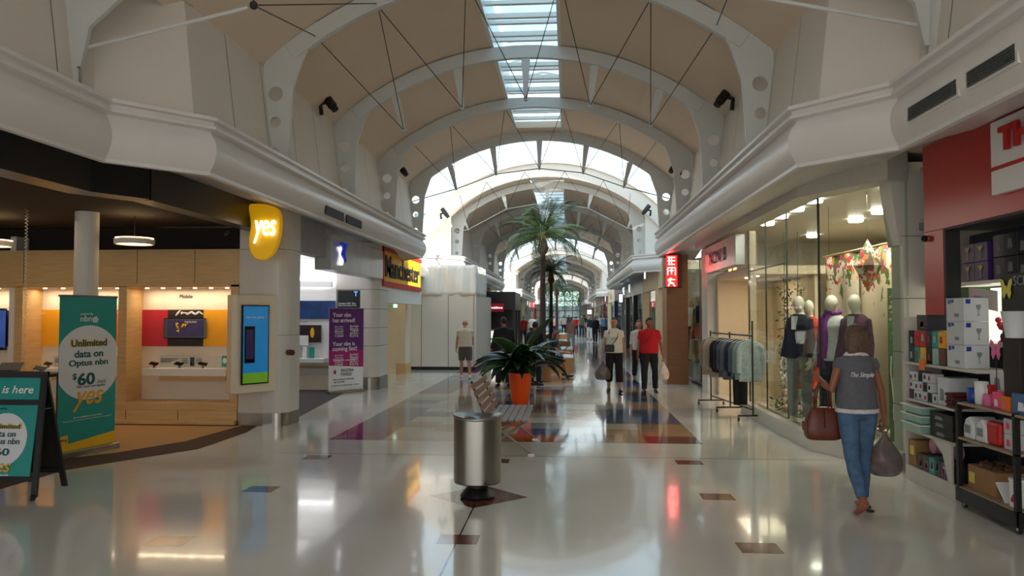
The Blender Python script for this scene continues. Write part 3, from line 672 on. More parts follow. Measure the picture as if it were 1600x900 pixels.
# yes sign
mk('sign yellow', (235, 180, 10), .5, emit=.35, ecol=(255, 190, 0)); mk('sign white', (255, 255, 255), .4, emit=2.6)
ys = thing('blade_sign', 'glowing yellow teardrop shop sign with white script', 'sign', (-4.7, 11.1, 2.9))
out = [(388, 322), (398, 318), (420, 320), (434, 328), (438, 345), (436, 368), (428, 392), (414, 405), (400, 404), (391, 394), (388, 376), (391, 350)]
Yy = 11.0; P0 = [PY(x, y, Yy) for x, y in out]; sm = []
for i in range(len(P0)):
    p0, p1, p2, p3 = P0[i-1], P0[i], P0[(i+1) % len(P0)], P0[(i+2) % len(P0)]
    for t_ in (0, .25, .5, .75): sm.append(.5*((2*p1)+(p2-p0)*t_+(2*p0-5*p1+4*p2-p3)*t_*t_+(3*p1-p0-3*p2+p3)*t_**3))
G().prism(sm, (0, .12, 0)).build('body', 'sign yellow', ys, world=True, bevel=.02)
text('yes', PY(414, 362, Yy-.03), (1, 0, .0), (0, 0, 1), 'sign white', ys, w=.33, h=.34, shear=.15, bold=.004, depth=.03)
G().tube([(-5.05, 11.06, 2.95), (-5.2, 11.3, 2.95)], .03, 8).build('bracket', 'black', ys, world=True)
light('sign_glow', 'POINT', (-4.5, 10.3, 2.5), .5, (1, .8, .2), .1, parent=ys)
# ------------------------------------------------ Telstra shop
mk('fascia mirror', (188, 190, 190), .22, metal=.35, var=.1, scale=2)
X0 = -4.3
t = thing('shop_fascia', 'plain grey fascia box between the pillar and the silver sign', 'fascia', (-4.4, 12.8, 2.8)); G().box(-4.62, -4.42, 11.85, 13.7, 2.76, 3.42).build('box', 'fascia grey', t, world=True)
t = thing('shop_sign', 'silver fascia sign with a glowing blue and white T mark', 'sign', (-4.4, 15.5, 2.6)); G().box(-4.62, -4.3, 13.7, 17.6, 2.55, 3.2).build('box', 'fascia mirror', t, world=True, bevel=.01)
mk('t blue', (20, 50, 190), .4, emit=.4)
G().tube([(-4.27, 14.12, 2.98), (-4.27, 14.2, 2.96), (-4.27, 14.28, 2.86), (-4.27, 14.22, 2.70), (-4.27, 14.12, 2.68)], [.03, .06, .07, .06, .03], 8, flat=.4).build('mark_glow', 'sign white', t, world=True)
g = G(); g.box(-4.24, -4.22, 13.98, 14.42, 3.02, 3.08); g.tube([(-4.23, 14.22, 3.05), (-4.23, 14.18, 2.85), (-4.23, 14.3, 2.74)], [.05, .045, .03], 8); g.build('mark', 't blue', t, world=True)
g = G(); g.box(-9, -4.6, 12.4, 17.5, 2.95, 3.0); g.box(-5.1, -4.6, 12.25, 12.4, 2.95, 3.0); g.box(-9, -5.15, 12.3, 12.4, 0, 3.0); g.box(-9.1, -9, 11.9, 17.5, 0, 3.0)
struct(g.build('ceiling', 'white gloss'))
g = G(); g.box(-9, -5.35, 17.4, 17.5, 0, 2.95); struct(g.build('wall_back', 'white gloss'))
g = G(); g.box(-5.35, -4.75, 17.38, 17.6, .18, 3.42); struct(g.build('wall_left', 'cream grey'))
c = thing('corner_pillar', 'cream clad round-cornered pillar with steel skirting right of the purple banner', 'pillar', (-4.55, 17.8, 0))
rim = [(-4.78, 18.3), (-4.78, 17.34)]+[(-4.35-.22+.22*math.sin(a_), 17.34+.22-.22*math.cos(a_)) for a_ in [k*PI/12 for k in range(7)]]+[(-4.35, 18.3)]
G().prism([(x, y, .28) for x, y in rim], (0, 0, 3.1)).build('cladding', 'cream grey', c, world=True); G().prism([((x+4.56)*1.03-4.56, (y-17.8)*1.03+17.8, 0) for x, y in rim], (0, 0, .28)).build('skirting', 'bright steel', c, world=True)
g = G()
for z in (.28, 1.0, 1.42, 1.85, 2.3): g.prism([((x+4.56)*1.004-4.56, (y-17.8)*1.004+17.8, z) for x, y in rim], (0, 0, .012))
g.build('joint', 'seam', c, world=True)
light('telstra_cove', 'AREA', (-6.2, 16.6, 2.9), 26, (.93, .92, 1), 2.5, .3, aim=(0, 1, -.5)); light('telstra_room', 'AREA', (-6.2, 14.5, 2.9), 30, (.97, .95, 1), 2, 2)
t = thing('cove_light', 'long cove light glowing along the back of the phone shop', 'ceiling light', (-6.2, 17.3, 2.5)); G().box(-8.5, -5.4, 17.3, 17.38, 2.47, 2.6).build('diffuser', 'light white', t, world=True); G().box(-8.5, -5.4, 17.22, 17.3, 2.36, 2.5).build('trough', 'white gloss', t, world=True)
Yt = 17.36
mk('poster teal blue', (28, 60, 110), .4, var=.6, scale=3)
t = thing('wall_poster', 'dark blue and teal poster band inside the phone shop', 'poster', tuple(PY(487, 484, Yt))); G().box(*rb(455, 470, 524, 498, Yt)).build('sheet', 'poster teal blue', t, world=True)
t = thing('wall_display', 'framed photo display board under the word INTERNET', 'display', tuple(PY(480, 522, Yt))); G().box(*rb(457, 508, 502, 535, Yt-.02, .03)).build('board', 'poster dark', t, world=True)
text('INTERNET', PY(470, 503, Yt-.012), (1, 0, 0), (0, 0, 1), 'fine grey', t, w=.32)
g = G(); g.ball(PY(488, 520, Yt-.06), (.05, .01, .12), 8); g.build('flame_picture', 'yellow print', t, world=True)
G().box(*rb(457, 524, 482, 540, Yt-.1, .02)).build('white_card', 'white print', t, world=True)
t = thing('wall_desk', 'white wall desk with modems and leaflets in the phone shop', 'desk', tuple(PY(480, 563, Yt))); a = PY(455, 560, Yt-.4); b = PY(507, 567, Yt-.4)
G().box(a.x, b.x, Yt-.45, Yt, b.z, a.z).build('desk_top', 'white gloss', t, world=True, bevel=.01); G().box(a.x, b.x+.2, Yt-.1, Yt, .5, .55).build('rail', 'maple', t, world=True); G().box(a.x, b.x+.3, Yt-.08, Yt, 0, .35).build('dado', 'cream paint', t, world=True)
for i, (px_, c_) in enumerate(((463, 'teal'), (477, 'white gloss'), (487, 'teal'))):
    a = PY(px_, 545, Yt-.2); tag(G().box(a.x-.05, a.x+.05, a.y-.05, a.y+.05, PY(px_, 560, Yt-.4).z, PY(px_, 543, Yt-.4).z).build('product_box', c_, bevel=.004), ['small teal box at left on the white wall desk', 'white box between two teal boxes on the wall desk', 'small teal box at right on the white wall desk'][i], 'box')
a = PY(465, 549, Yt-.25)
t = thing('wall_poster', 'black poster with blue T mark on the pillar panel', 'poster', tuple(PY(545, 466, 17.37)))
G().box(*rb(526, 452, 565, 482, 17.37, .02)).build('frame', 'bright steel', t, world=True); G().box(*rb(528, 454, 563, 482, 17.35, .01)).build('sheet', 'dark print', t, world=True)
text('T', PY(556, 459, 17.335), (1, 0, 0), (0, 0, 1), 't light', t, w=.09, bold=.03); text('Stream NFL live,\nfast and data free', PY(543, 475.5, 17.335), (1, 0, 0), (0, 0, 1), 'white print', t, w=.42, h=.08, bold=.02)
bn = thing('roll_up_banner', 'purple and white roll-up banner standing outside the phone shop', 'banner', tuple(PY(541, 612, 16.8)))
A = PF(513, 616); B = PF(567, 611); A.z = B.z = 0; u = (B-A).normalized(); n = u.cross(Vector((0, 0, 1))); Wd = (B-A).length; ZT = PY(540, 482, (A.y+B.y)/2).z
mk('purple print', (96, 30, 110), .5); mk('magenta print', (170, 25, 110), .5)
G().prism(*bquad(0, 1, .06, ZT, 0)).build('graphic', 'white print', bn, world=True)
G().prism([bp(0, .95, .006), bp(1, .95, .006), bp(1, ZT, .006), bp(0, ZT, .006)], n*.003).build('purple_field', 'purple print', bn, world=True)
G().prism([bp(0, .62, .006), bp(1, .55, .006), bp(1, .95, .006), bp(0, .95, .006)], n*.003).build('magenta_field', 'magenta print', bn, world=True)
G().prism(*bquad(-.02, 1.02, 0, .06, -.06, .14)).build('base_cassette', 'bright steel', bn, world=True, bevel=.008); G().tube([bp(-.01, ZT, 0), bp(1.01, ZT, 0)], .012, 8).build('top_rail', 'grey metal', bn, world=True)
bt('Your nbn', .36, ZT-.14, 'white print', .52, bold=.01); bt('has arrived!', .42, ZT-.26, 'white print', .64, bold=.01); bt('Your nbn is', .42, ZT-.78, 'white print', .64, bold=.01); bt('coming fast!', .45, ZT-.9, 'white print', .7, bold=.01)
for z0, cnt in ((ZT-.40, 5), (ZT-1.03, 5)):
    for cs, l1 in ((.28, ['Banora Point', 'Tweed Heads', 'Bilambil', 'Terranora', 'Cobaki']), (.72, ['Burleigh', 'Elanora', 'Tugun', 'Palm Beach', 'Kirra'])):
        for k in range(cnt): bt(l1[k], cs, z0-.05*k, 'white print', .24)
bt('Ready, set, connect', .42, .72, 'white print', .6)
G().ball(bp(.17, .47, .01), (.03, .03, .05), 10).build('telstra_mark', 'magenta print', bn, world=True); bt('TELSTRA\nTWEED', .52, .45, 'dark print', .38)
bt('Ask us in store or call today', .42, .3, 'dark print', .6); bt('(07) 5536 9000', .3, .24, 'dark print', .3); bt('Conditions and availability apply to all plans.', .48, .17, 'fine grey', .8)
# alarm box on the pillar edge
t = thing('alarm_box', 'small dark red round alarm box on the first pillar edge', 'alarm', (-4.3, 11.75, 0)); c_ = PX(452, 551, -4.32); G().tube([c_+Vector((-.07, .1, 0)), c_+Vector((.05, 0, 0))], .045, 14).build('bell', 'maroon', t, world=True)
# ------------------------------------------------ Manchester shop
t = thing('shop_sign', 'yellow fascia sign with red borders and black lettering', 'sign', (-4.3, 20, 2.6))
G().box(-4.5, -4.33, 17.75, 22.3, 2.45, 3.32).build('board', 'sign yellow print', t, world=True); g = G(); g.box(-4.52, -4.31, 17.7, 22.35, 3.24, 3.34); g.box(-4.52, -4.31, 17.7, 22.35, 2.40, 2.52); g.box(-4.52, -4.31, 17.7, 17.78, 2.5, 3.3); g.build('border', 'sign red', t, world=True)
text('Manchester', Vector((-4.325, 19.95, 2.88)), (0, 1, 0), (0, 0, 1), 'dark print', t, w=4.1, h=.52, bold=.012, depth=.02)
t = thing('shop_fascia', 'white bulkhead under the yellow sign', 'fascia', (-4.5, 20, 2.2)); G().box(-4.7, -4.36, 18.25, 22.6, 2.02, 2.42).build('bulkhead', 'wall paint', t, world=True)
g = G(); g.box(-9, -4.5, 18.0, 24.5, 2.9, 2.95); g.box(-9, -8.9, 18, 24.5, 0, 2.9); g.box(-9, -4.8, 18.0, 18.1, 0, 2.9); g.box(-9, -5.3, 23.9, 24, 0, 2.9); struct(g.build('wall_left', 'cream paint'))
light('manchester_room', 'AREA', (-6, 21, 2.8), 34, (1, .88, .62), 2, 3)
c = thing('square_pillar', 'cream pillar with timber foot beyond the yellow sign', 'pillar', (-4.9, 22.8, 0)); G().box(-5.0, -4.75, 22.2, 22.9, .3, 2.9).build('shaft', 'cream paint', c, world=True); G().box(-5.02, -4.73, 22.18, 22.92, 0, .3).build('foot', 'maple', c, world=True)
c = thing('clothes_stand', 'shelf stand of pale folded linen inside the linen shop', 'shelf', (-5.2, 20.6, 0)); 
for k in range(6): G().box(-5.6, -5.1, 20.0, 21.4, .25+.35*k, .29+.35*k).build('shelf', 'maple', c, world=True)
for y_ in (20, 21.4): G().box(-5.6, -5.1, y_-.02, y_+.02, 0, 2.2).build('side_panel', 'maple', c, world=True)
lc = ['white print', 'poster amber', 'teal', 'cream paint', 'bright linen']
mk('bright linen', (170, 60, 60), .8)
for k in range(6):
    for j in range(3): tag(G().box(-5.5, -5.12, 20.08+.44*j, 20.44+.44*j, .293+.35*k, .29+.35*k+.18).build('folded_linen', lc[(k+j*2) % 5], bevel=.02), 'stack of folded linen, %s place on shelf level %s of the linen stand' % (('near', 'middle', 'far')[j], ('one', 'two', 'three', 'four', 'five', 'six')[k]), 'linen', 'folded linen on the shelf stand')
e = thing('exit_sign', 'green hanging EXIT sign beside the white hoarding', 'sign', tuple(PY(629, 478, 23.2)))
mk('exit green', (0, 130, 60), .4, emit=1.2, ecol=(20, 170, 90)); a = PY(613, 474, 23.2); b = PY(642, 482, 23.2)
G().box(a.x, b.x, 23.15, 23.2, b.z, a.z).build('panel', 'exit green', e, world=True); text('EXIT', (a.x*.25+b.x*.75, 23.14, (a.z+b.z)/2), (1, 0, 0), (0, 0, 1), 'sign white', e, w=.2, h=.09, bold=.02)
G().box(a.x+.05, a.x+.2, 23.14, 23.15, b.z+.03, a.z-.03).build('running_mark', 'sign white', e, world=True); G().tube([((a.x+b.x)/2, 23.18, a.z), ((a.x+b.x)/2, 23.18, 2.9)], .01, 6).build('hanger', 'grey metal', e, world=True)
# hoarding
mk('hoarding white', (214, 208, 196), .6, var=.02, scale=1); mk('plastic sheet', (226, 222, 214), .35, var=.04, bump=.6, scale=2)
h = thing('site_hoarding', 'tall white painted hoarding across a closed shopfront', 'hoarding', (-4, 24, 0))
G().box(-5.25, -2.87, 23.84, 28.5, .1, 2.35).build('boards', 'hoarding white', h, world=True, bevel=.006)
G().box(-5.23, -2.9, 23.87, 28.4, 0, .1).build('black_base', 'black', h, world=True)
g = G()
for x in (-5.2, -4.6, -3.75, -2.95): g.box(x, x+.012, 23.83, 23.84, .1, 2.35)
g.build('board_joint', 'seam', h, world=True)
rings = []
for lv in range(9):
    z = 2.33+lv*.12; ring_ = []
    for i in range(61):
        t_ = i/60; x = -5.2+2.34*min(1, t_*1.5); y = 23.83+(0 if t_ < .667 else (t_-.667)*9)
        w = .018*math.sin(i*.9+lv*.12)+.012*math.sin(i*2.3-lv*.3)+.02*math.sin(i*.31+lv*.5)
        ring_.append(Vector((x+w*(t_ > .66)-.004*lv*(t_ > .6), y+w+.012*lv, z)))
    rings.append(ring_)
g = G(); g.loft(rings, False, closed=False); g.build('plastic_sheet', 'plastic sheet', h, world=True, smooth=True, solid=.006)
# air grilles in the left cornice
t = thing('air_grille', 'two dark slotted air grilles in the left cornice', 'grille', (-3.55, 12, 3.24))
for y0, y1 in ((11.0, 11.9), (12.05, 12.95)):
    g = G()
    for k in range(22): yy = y0+(y1-y0)*(k+.5)/22; g.box(-3.563, -3.538, yy-.012, yy+.012, 3.2, 3.33)
    g.build('slot', 'black', t, world=True)
# ------------------------------------------------ right: fashion shop with splayed glass corner
mk('cream shop', (216, 198, 168), .5, var=.02); mk('shop grey', (206, 200, 184), .6, var=.05, scale=2); mk('mall timber', (150, 102, 66), .45, var=.1, scale=3, stretch=(1, 1, 8))
M['shop glass'] = glassmat('shop glass', (242, 247, 242), .03)
XG = 3.2
fr = [(XG, 17.9), (XG, 10.1), (3.78, 8.86)]
t = thing('shop_fascia', 'cream bulkhead above the fashion shop window and its splayed corner', 'fascia', (3.3, 12, 3.3))
g = G(); g.sweep([(XG+.02, 17.9), (XG+.02, 10.1), (3.80, 8.86)], [(0, 3.22), (0, 3.62), (-.3, 3.62), (-.3, 3.22)], -1, closed=True); g.build('bulkhead', 'cream grey', t, world=True)
g = G(); g.box(3.53, 9.8, 9.2, 26, 3.36, 3.5); struct(g.build('ceiling', 'cream grey'))
g = G(); g.box(6.9, 7.0, 9, 18, 0, 3.4); g.box(3.9, 7, 17.9, 18.0, 0, 3.4); g.box(4.02, 7, 8.95, 9.05, 0, 3.4); struct(g.build('wall_right', 'shop grey'))
w = bpy.data.objects.new('window_1', None); COL.objects.link(w); MW[w.name] = Matrix.Identity(4); struct(w)
G().box(XG, XG+.012, 10.1, 13.95, .2, 3.22).build('pane', 'shop glass', w)
d_ = (Vector((3.78, 8.86, 0))-Vector((XG, 10.1, 0))); g = G(); g.prism([(XG, 10.1, .2), (3.78, 8.86, .2), (3.78, 8.86, 3.22), (XG, 10.1, 3.22)], (.01, .005, 0)); g.build('pane', 'shop glass', w)
g = G(); g.box(XG-.005, XG+.02, 10.09, 10.115, .2, 3.22)
for y in (11.55, 12.75, 13.93): g.box(XG-.002, XG+.02, y-.006, y+.006, .2, 3.22)
g.box(XG-.002, XG+.02, 11.7, 13.93, 2.48, 2.495)
g.build('window_frame', 'dark joint', w)
t = thing('window_plinth', 'cream plinth under the fashion shop glass', 'plinth', (3.3, 12, 0))
g = G(); g.sweep([(XG-.03, 13.95), (XG-.03, 10.1), (3.76, 8.84)], [(0, 0), (0, .2), (-.12, .2), (-.12, 0)], -1, closed=True); g.build('kerb', 'cream grey', t, world=True)
t = thing('display_platform', 'low pale display platform behind the fashion shop glass', 'platform', (4, 11, 0))
g = G(); g.prism([(XG+.12, 13.8, 0), (XG+.12, 10.15, 0), (3.78, 9.25, 0), (5.2, 9.25, 0), (5.2, 13.8, 0)], (0, 0, .17)); g.build('deck', 'terr pale', t, world=True)
# downlights in the fashion shop
mk('downlight cool', (255, 250, 235), .5, emit=22)
spots = [(1397, 299), (1272, 317), (1244, 330), (1220, 341), (1199, 352), (1374, 334), (1337, 347), (1270, 371)]
SPL = ['directly above the corner of the splayed glass', 'above the tall seam of the window, rightmost of the near row', 'above the window, second of the near row', 'above the window, third of the near row', 'above the window, fourth and farthest of the near row', 'deep in the shop beside the cream pillar', 'deep in the shop over the diamond ornament', 'deep in the shop over the left printed hanging']
for i, (a_, b_) in enumerate(spots):
    z = 3.30; p = PF(a_, b_, z); p.y = min(p.y, 17); p.x = min(p.x, 6.6)
    tag(G().lathe([(.11, 0), (.12, .02), (.12, .06)], tuple(p), 18).build('downlight', 'downlight cool'), 'round white downlight '+SPL[i], 'downlight', 'downlights in the fashion shop ceiling')
for x, y, e_ in ((3.9, 10.4, 70), (4.4, 12.2, 75), (5.6, 10.8, 90), (5.5, 14.5, 85)): light('shop_lamp', 'AREA', (x, y, 3.3), e_, (1, .93, .8), .35)
# curtains of flower print on a bamboo pole
def flower_mat(name, base, seed=0, zr=(1.35, 2.5, -.17, .07)):
    m = mat(name, base, .7, var=.05, scale=4); t = m.node_tree; p = t.nodes['Principled BSDF']
    tcx = t.nodes.new('ShaderNodeTexCoord'); prev = p.inputs['Base Color'].links[0].from_socket
    for k, (sc, th, col, st) in enumerate(((9, .58, (70, 110, 50), (1, 1, .45)), (14, .62, (190, 50, 60), (1, 1, .8)), (11, .64, (225, 120, 60), (1, 1, .7)), (17, .66, (120, 60, 110), (1, 1, .8)))):
        mp = t.nodes.new('ShaderNodeMapping'); mp.inputs['Scale'].default_value = st; mp.inputs['Location'].default_value = (seed+k*3.3, k*1.7, seed); t.links.new(tcx.outputs['Object'], mp.inputs[0])
        n = t.nodes.new('ShaderNodeTexNoise'); n.inputs['Scale'].default_value = sc; n.inputs['Detail'].default_value = 6; t.links.new(mp.outputs[0], n.inputs[0])
        sp2 = t.nodes.new('ShaderNodeSeparateXYZ'); t.links.new(tcx.outputs['Object'], sp2.inputs[0])
        mr = t.nodes.new('ShaderNodeMapRange'); mr.inputs[1].default_value, mr.inputs[2].default_value, mr.inputs[3].default_value, mr.inputs[4].default_value = zr; t.links.new(sp2.outputs['Z'], mr.inputs[0])
        ad = t.nodes.new('ShaderNodeMath'); ad.operation = 'ADD'; t.links.new(n.outputs[0], ad.inputs[0]); t.links.new(mr.outputs[0], ad.inputs[1])
        gt = t.nodes.new('ShaderNodeMath'); gt.operation = 'GREATER_THAN'; gt.inputs[1].default_value = th; t.links.new(ad.outputs[0], gt.inputs[0])
        mx = t.nodes.new('ShaderNodeMix'); mx.data_type = 'RGBA'; t.links.new(gt.outputs[0], mx.inputs[0]); t.links.new(prev, mx.inputs[6]); mx.inputs[7].default_value = tuple(lin(v) for v in col)+(1,); prev = mx.outputs[2]
    t.links.new(prev, p.inputs['Base Color']); M[name] = m; return name
flower_mat('flower cloth', (226, 206, 180)); flower_mat('flower cloth b', (220, 200, 172), 5)
def curtain(p0, p1, z0, z1a, z1b, m, name_, lab):
    a = Vector((p0[0], p0[1], 0)); b = Vector((p1[0], p1[1], 0)); u = (b-a).normalized(); n = u.cross(Vector((0, 0, 1))); L = (b-a).length
    N = 24; rows = []
    for j in range(9):
        row = []
        for i in range(N+1):
            s = i/N; zt = z1a+(z1b-z1a)*s; z = z0+(zt-z0)*j/8; row.append(a+u*L*s+n*(.018*math.sin(s*L*16+j*.15))+Vector((0, 0, z)))
        rows.append(row)
    g = G(); g.loft(rows, False, closed=False); return tag(g.build(name_, m, smooth=True, solid=.005), lab, 'curtain')
curtain((3.78, 11.55), (4.02, 11.0), .2, 2.56, 2.60, 'flower cloth', 'printed_hanging', 'left flower-printed hanging on the pole in the shop window')
curtain((4.05, 10.95), (4.36, 10.2), .2, 2.61, 2.68, 'flower cloth b', 'printed_hanging', 'right flower-printed hanging on the pole behind the pink-jacket mannequin')
t = thing('bamboo_pole', 'slanting thin bamboo pole carrying the flower-printed hangings', 'pole', (4, 11, 2.6)); G().tube([(3.75, 11.6, 2.57), (4.45, 10.0, 2.72)], .012, 8).build('pole', 'maple', t, world=True)
g = G(); g.tube([(3.80, 11.5, 2.57), (3.80, 11.5, 3.3)], .003, 4); g.tube([(4.38, 10.15, 2.7), (4.38, 10.15, 3.3)], .003, 4); g.build('wire', 'wire', t, world=True)
flower_mat('grass print', (60, 96, 58), 9)
t = thing('print_board', 'green and white meadow print panel beside the cream shop pillar', 'panel', (4.2, 9.76, .17)); G().box(3.92, 4.6, 9.75, 9.77, .17, 2.05).build('sheet', 'meadow', t, world=True)
rr = random.Random(2); g = G()
for k in range(38):
    x = 3.94+rr.random()*.6; z = .2; pts = []
    for j in range(7): pts.append((x+.03*math.sin(j*.9+k), 9.735, z+j*rr.uniform(.07, .17)))
    g.tube(pts, .006, 4, flat=.3)
g.build('white_grass_print', 'white print', t, world=True); 
g = G()
for k in range(150): g.ball((3.93+rr.random()*.6, 9.74, 1.35+rr.random()*.68), (rr.uniform(.008, .024), .003, rr.uniform(.008, .02)), 5)
g.build('leaf_print', 'leaf pale', t, world=True)
mk('window white', (226, 224, 214), .6)
# hanging diamond ornaments
flower_mat('floral card', (205, 208, 190), 3, (-1, 0, .05, .05))
def diamond(p, h, lab):
    t = thing('hanging_ornament', lab, 'ornament', tuple(p)); g = G(); w_ = h*.27
    g.loft([[Vector((r*math.cos(k*PI/2), r*math.sin(k*PI/2), z)) for k in range(4)] for r, z in ((.003, h*.5), (w_, 0), (.003, -h*.5))]); g.build('diamond', 'floral card', t)
    G().tube([(0, 0, h*.5), (0, 0, 3.35-p[2])], .003, 4).build('thread', 'wire', t)
diamond(PY(1356, 415, 10.4), .7, 'large floral diamond ornament hanging over the flower-printed hanging')
# leaf garlands
mk('leaf dark', (40, 62, 36), .5, var=.3); mk('leaf mid', (70, 100, 50), .5, var=.3); mk('leaf pale', (170, 190, 150), .6, var=.1); mk('blossom', (232, 226, 214), .6)
def leafquad(g, c, r, rr):
    a_ = rr.uniform(0, 2*PI); b_2 = rr.uniform(-1, 1); d = Vector((math.cos(a_)*math.cos(b_2), math.sin(a_)*math.cos(b_2), math.sin(b_2))); s_ = d.cross(Vector((rr.uniform(-1, 1), rr.uniform(-1, 1), 1))).normalized()
    g.prism([c, c+d*r+s_*r*.4, c+d*r*2, c+d*r-s_*r*.4], d.cross(s_)*.002)
for px_, lab in ((1226, 'left'), (1247, 'right')):
    t = thing('leaf_garland', 'hanging green leaf garland, %s one of the pair by the mannequins' % lab, 'garland', tuple(PY(px_, 560, 12.2)))
    a = PY(px_, 432, 12.2); b = PY(px_, 610, 12.2); g = G(); g.tube([a+Vector((0, 0, .7)), b], .006, 5); g.build('stem', 'leaf dark', t, world=True)
    rr = random.Random(px_); g = G()
    for k in range(170): c_ = a.lerp(b, rr.random()); leafquad(g, c_+Vector((rr.uniform(-.08, .08), rr.uniform(-.08, .08), 0)), .035, rr)
    g.build('leaves', 'leaf dark', t, world=True); g = G()
    for k in range(12): c_ = a.lerp(b, rr.uniform(.5, 1)); g.ball(c_+Vector((rr.uniform(-.08, .08), -.06, 0)), .03, 6)
    g.build('blossoms', 'blossom', t, world=True)
# flower bed on the platform
o = G(); rr = random.Random(11); ob = G(); oc = G()
for k in range(420):
    y = rr.uniform(9.9, 13.2); x = XG+.2+rr.random()*.35+max(0, (10.3-y)*.45); z = .17+abs(rr.gauss(0, .12))
    leafquad(o, Vector((x, y, z)), rr.uniform(.03, .07), rr)
    if k % 5 == 0: (ob if k % 2 else oc).ball((x-.05, y, z+.05), rr.uniform(.025, .045), 6)
t = thing('flower_bed', 'low bed of white and yellow flowers along the window floor', 'flowers', (3.4, 11, .17))
o.build('leaves', 'leaf mid', t, world=True); ob.build('white_blossoms', 'blossom', t, world=True); oc.build('pink_blossoms', 'blossom pink', t, world=True)
tag(text('& Beautiful', (XG-.006, 12.75, 1.1), (0, -1, 0), (0, 0, 1), 'white print', w=1.25, h=.3, shear=.4, depth=.002), 'pink-white script lettering on the fashion shop glass', 'lettering')
# timber props in the window
t = thing('wooden_trestle', 'low timber trestle with red drapery on the window platform', 'trestle', (3.9, 12.6, .17))
g = G(); g.tube([(-.35, 0, 0), (.1, 0, .5)], .02, 6); g.tube([(.3, 0, 0), (-.1, 0, .5)], .02, 6); g.tube([(-.35, -.3, 0), (.1, -.3, .5)], .02, 6); g.tube([(.3, -.3, 0), (-.1, -.3, .5)], .02, 6); g.build('legs', 'mall timber', t)
g = G(); g.box(-.3, .3, -.4, .1, .48, .52); g.build('board', 'mall timber', t); g = G(); g.loft([[Vector((x, -.41+.02*math.sin(x*30), z)) for x in [-.3+.05*i for i in range(9)]] for z in (.1, .3, .53)], False, closed=False); g.build('drapery', 'rust cloth', t, solid=.01)
# entrance portal NONI B
t = thing('shop_sign', 'brushed silver fascia sign reading NONI B', 'sign', (3.1, 15.6, 2.9)); G().box(3.0, 3.18, 14.05, 17.1, 2.62, 3.18).build('box', 'fascia mirror', t, world=True, bevel=.01); text('NONI B', Vector((2.99, 15.7, 2.9)), (0, -1, 0), (0, 0, 1), 'dark print', t, w=1.7, h=.26)
g = G(); g.box(3.25, 9.5, 13.98, 17.2, 2.45, 2.6); struct(g.build('ceiling', 'cream shop'))
g = G(); g.box(3.22, 3.34, 13.95, 14.06, 0, 3.22); g.box(4.4, 4.5, 14.1, 17.1, 0, 2.45); g.box(3.24, 4.4, 16.9, 17.1, 0, 2.45); struct(g.build('wall_right', 'cream shop'))
dd = struct(thing('door_1', 'x', 'x', (4.35, 15.5, 0))); del dd['label']; del dd['category']
g = G(); g.box(4.36, 4.4, 14.9, 16.0, 0, 2.2); g.build('door_leaf', 'cream paint', dd, world=True); g = G(); g.box(4.33, 4.36, 15.0, 15.03, .8, 1.4); g.build('door_handle', 'black', dd, world=True)
light('entry_lamp', 'AREA', (3.8, 15.5, 2.42), 24, (1, .82, .58), .8, 1.2)
for y in (14.6, 15.3): tag(G().lathe([(.05, 0), (.05, .02)], (3.5, y, 2.43), 12).build('downlight', 'downlight cool'), 'small downlight under the silver sign, %s one' % ('nearer' if y < 15 else 'farther'), 'downlight', 'downlights over the fashion shop entrance')
c = thing('slim_pillar', 'slim grey pillar left of the silver NONI B sign', 'pillar', (3.2, 17.4, 0)); G().box(3.05, 3.4, 17.15, 17.88, 0, 3.2).build('shaft', 'cream grey', c, world=True)
# second window with underwear mannequins
w = bpy.data.objects.new('window_2', None); COL.objects.link(w); MW[w.name] = Matrix.Identity(4); struct(w)
G().box(3.2, 3.21, 17.9, 21.6, .1, 3.2).build('pane', 'shop glass', w); g = G(); g.box(3.19, 3.22, 17.9, 21.6, .05, .1); g.box(3.19, 3.22, 19.0, 19.02, .1, 3.2); g.build('window_frame', 'grey metal', w)
g = G(); g.box(6, 6.1, 18, 25.6, 0, 3.4); struct(g.build('wall_right', 'brown shop'))
t = thing('display_box', 'dark display plinth behind the second window', 'plinth', (4, 19, 0)); G().box(3.25, 4.6, 18.2, 21.5, 0, .5).build('body', 'dark timber', t, world=True); light('window_lamp', 'AREA', (4, 19, 3.1), 22, (1, .85, .6), 1)
t = thing('light_panel', 'pair of small amber lit strips high in the second window', 'light', (4.2, 19.5, 2.8)); G().box(4.0, 4.07, 19.5, 19.55, 2.4, 3.37).build('strip', 'amber lit', t, world=True); G().box(4.12, 4.19, 19.5, 19.55, 2.4, 3.37).build('strip', 'amber lit', t, world=True)
t = thing('light_panel', 'slanted white lit panel high in the second window', 'light', (4, 18.6, 2.9)); G().prism([PY(1086, 404, 18.8), PY(1100, 384, 18.8), PY(1105, 412, 18.8), PY(1097, 402, 18.8)], (0, .03, 0)).build('panel', 'panel blue lit', t, world=True); a = PY(1100, 384, 18.8); G().tube([a, (a.x, 18.8, 3.37)], .008, 6).build('hanger', 'grey metal', t, world=True)
c = thing('timber_pillar', 'brown timber-clad pillar under the red lit sign', 'pillar', (2.7, 19.8, 0)); G().box(2.45, 2.98, 19.4, 20.3, 0, 3.3).build('cladding', 'mall timber', c, world=True, bevel=.01)
s = thing('lightbox_sign', 'red glowing vertical lightbox sign with white characters', 'sign', (2.5, 18.9, 2.8))
a = PY(1040, 398, 18.9); b = PY(1058, 449, 18.9); G().box(a.x, b.x+.12, 18.9, 19.3, b.z, a.z).build('box', 'sign dark red', s, world=True, bevel=.01); G().box(a.x+.01, b.x, 18.88, 18.9, b.z+.02, a.z-.02).build('face', 'sign red lit', s, world=True)
rr = random.Random(4)
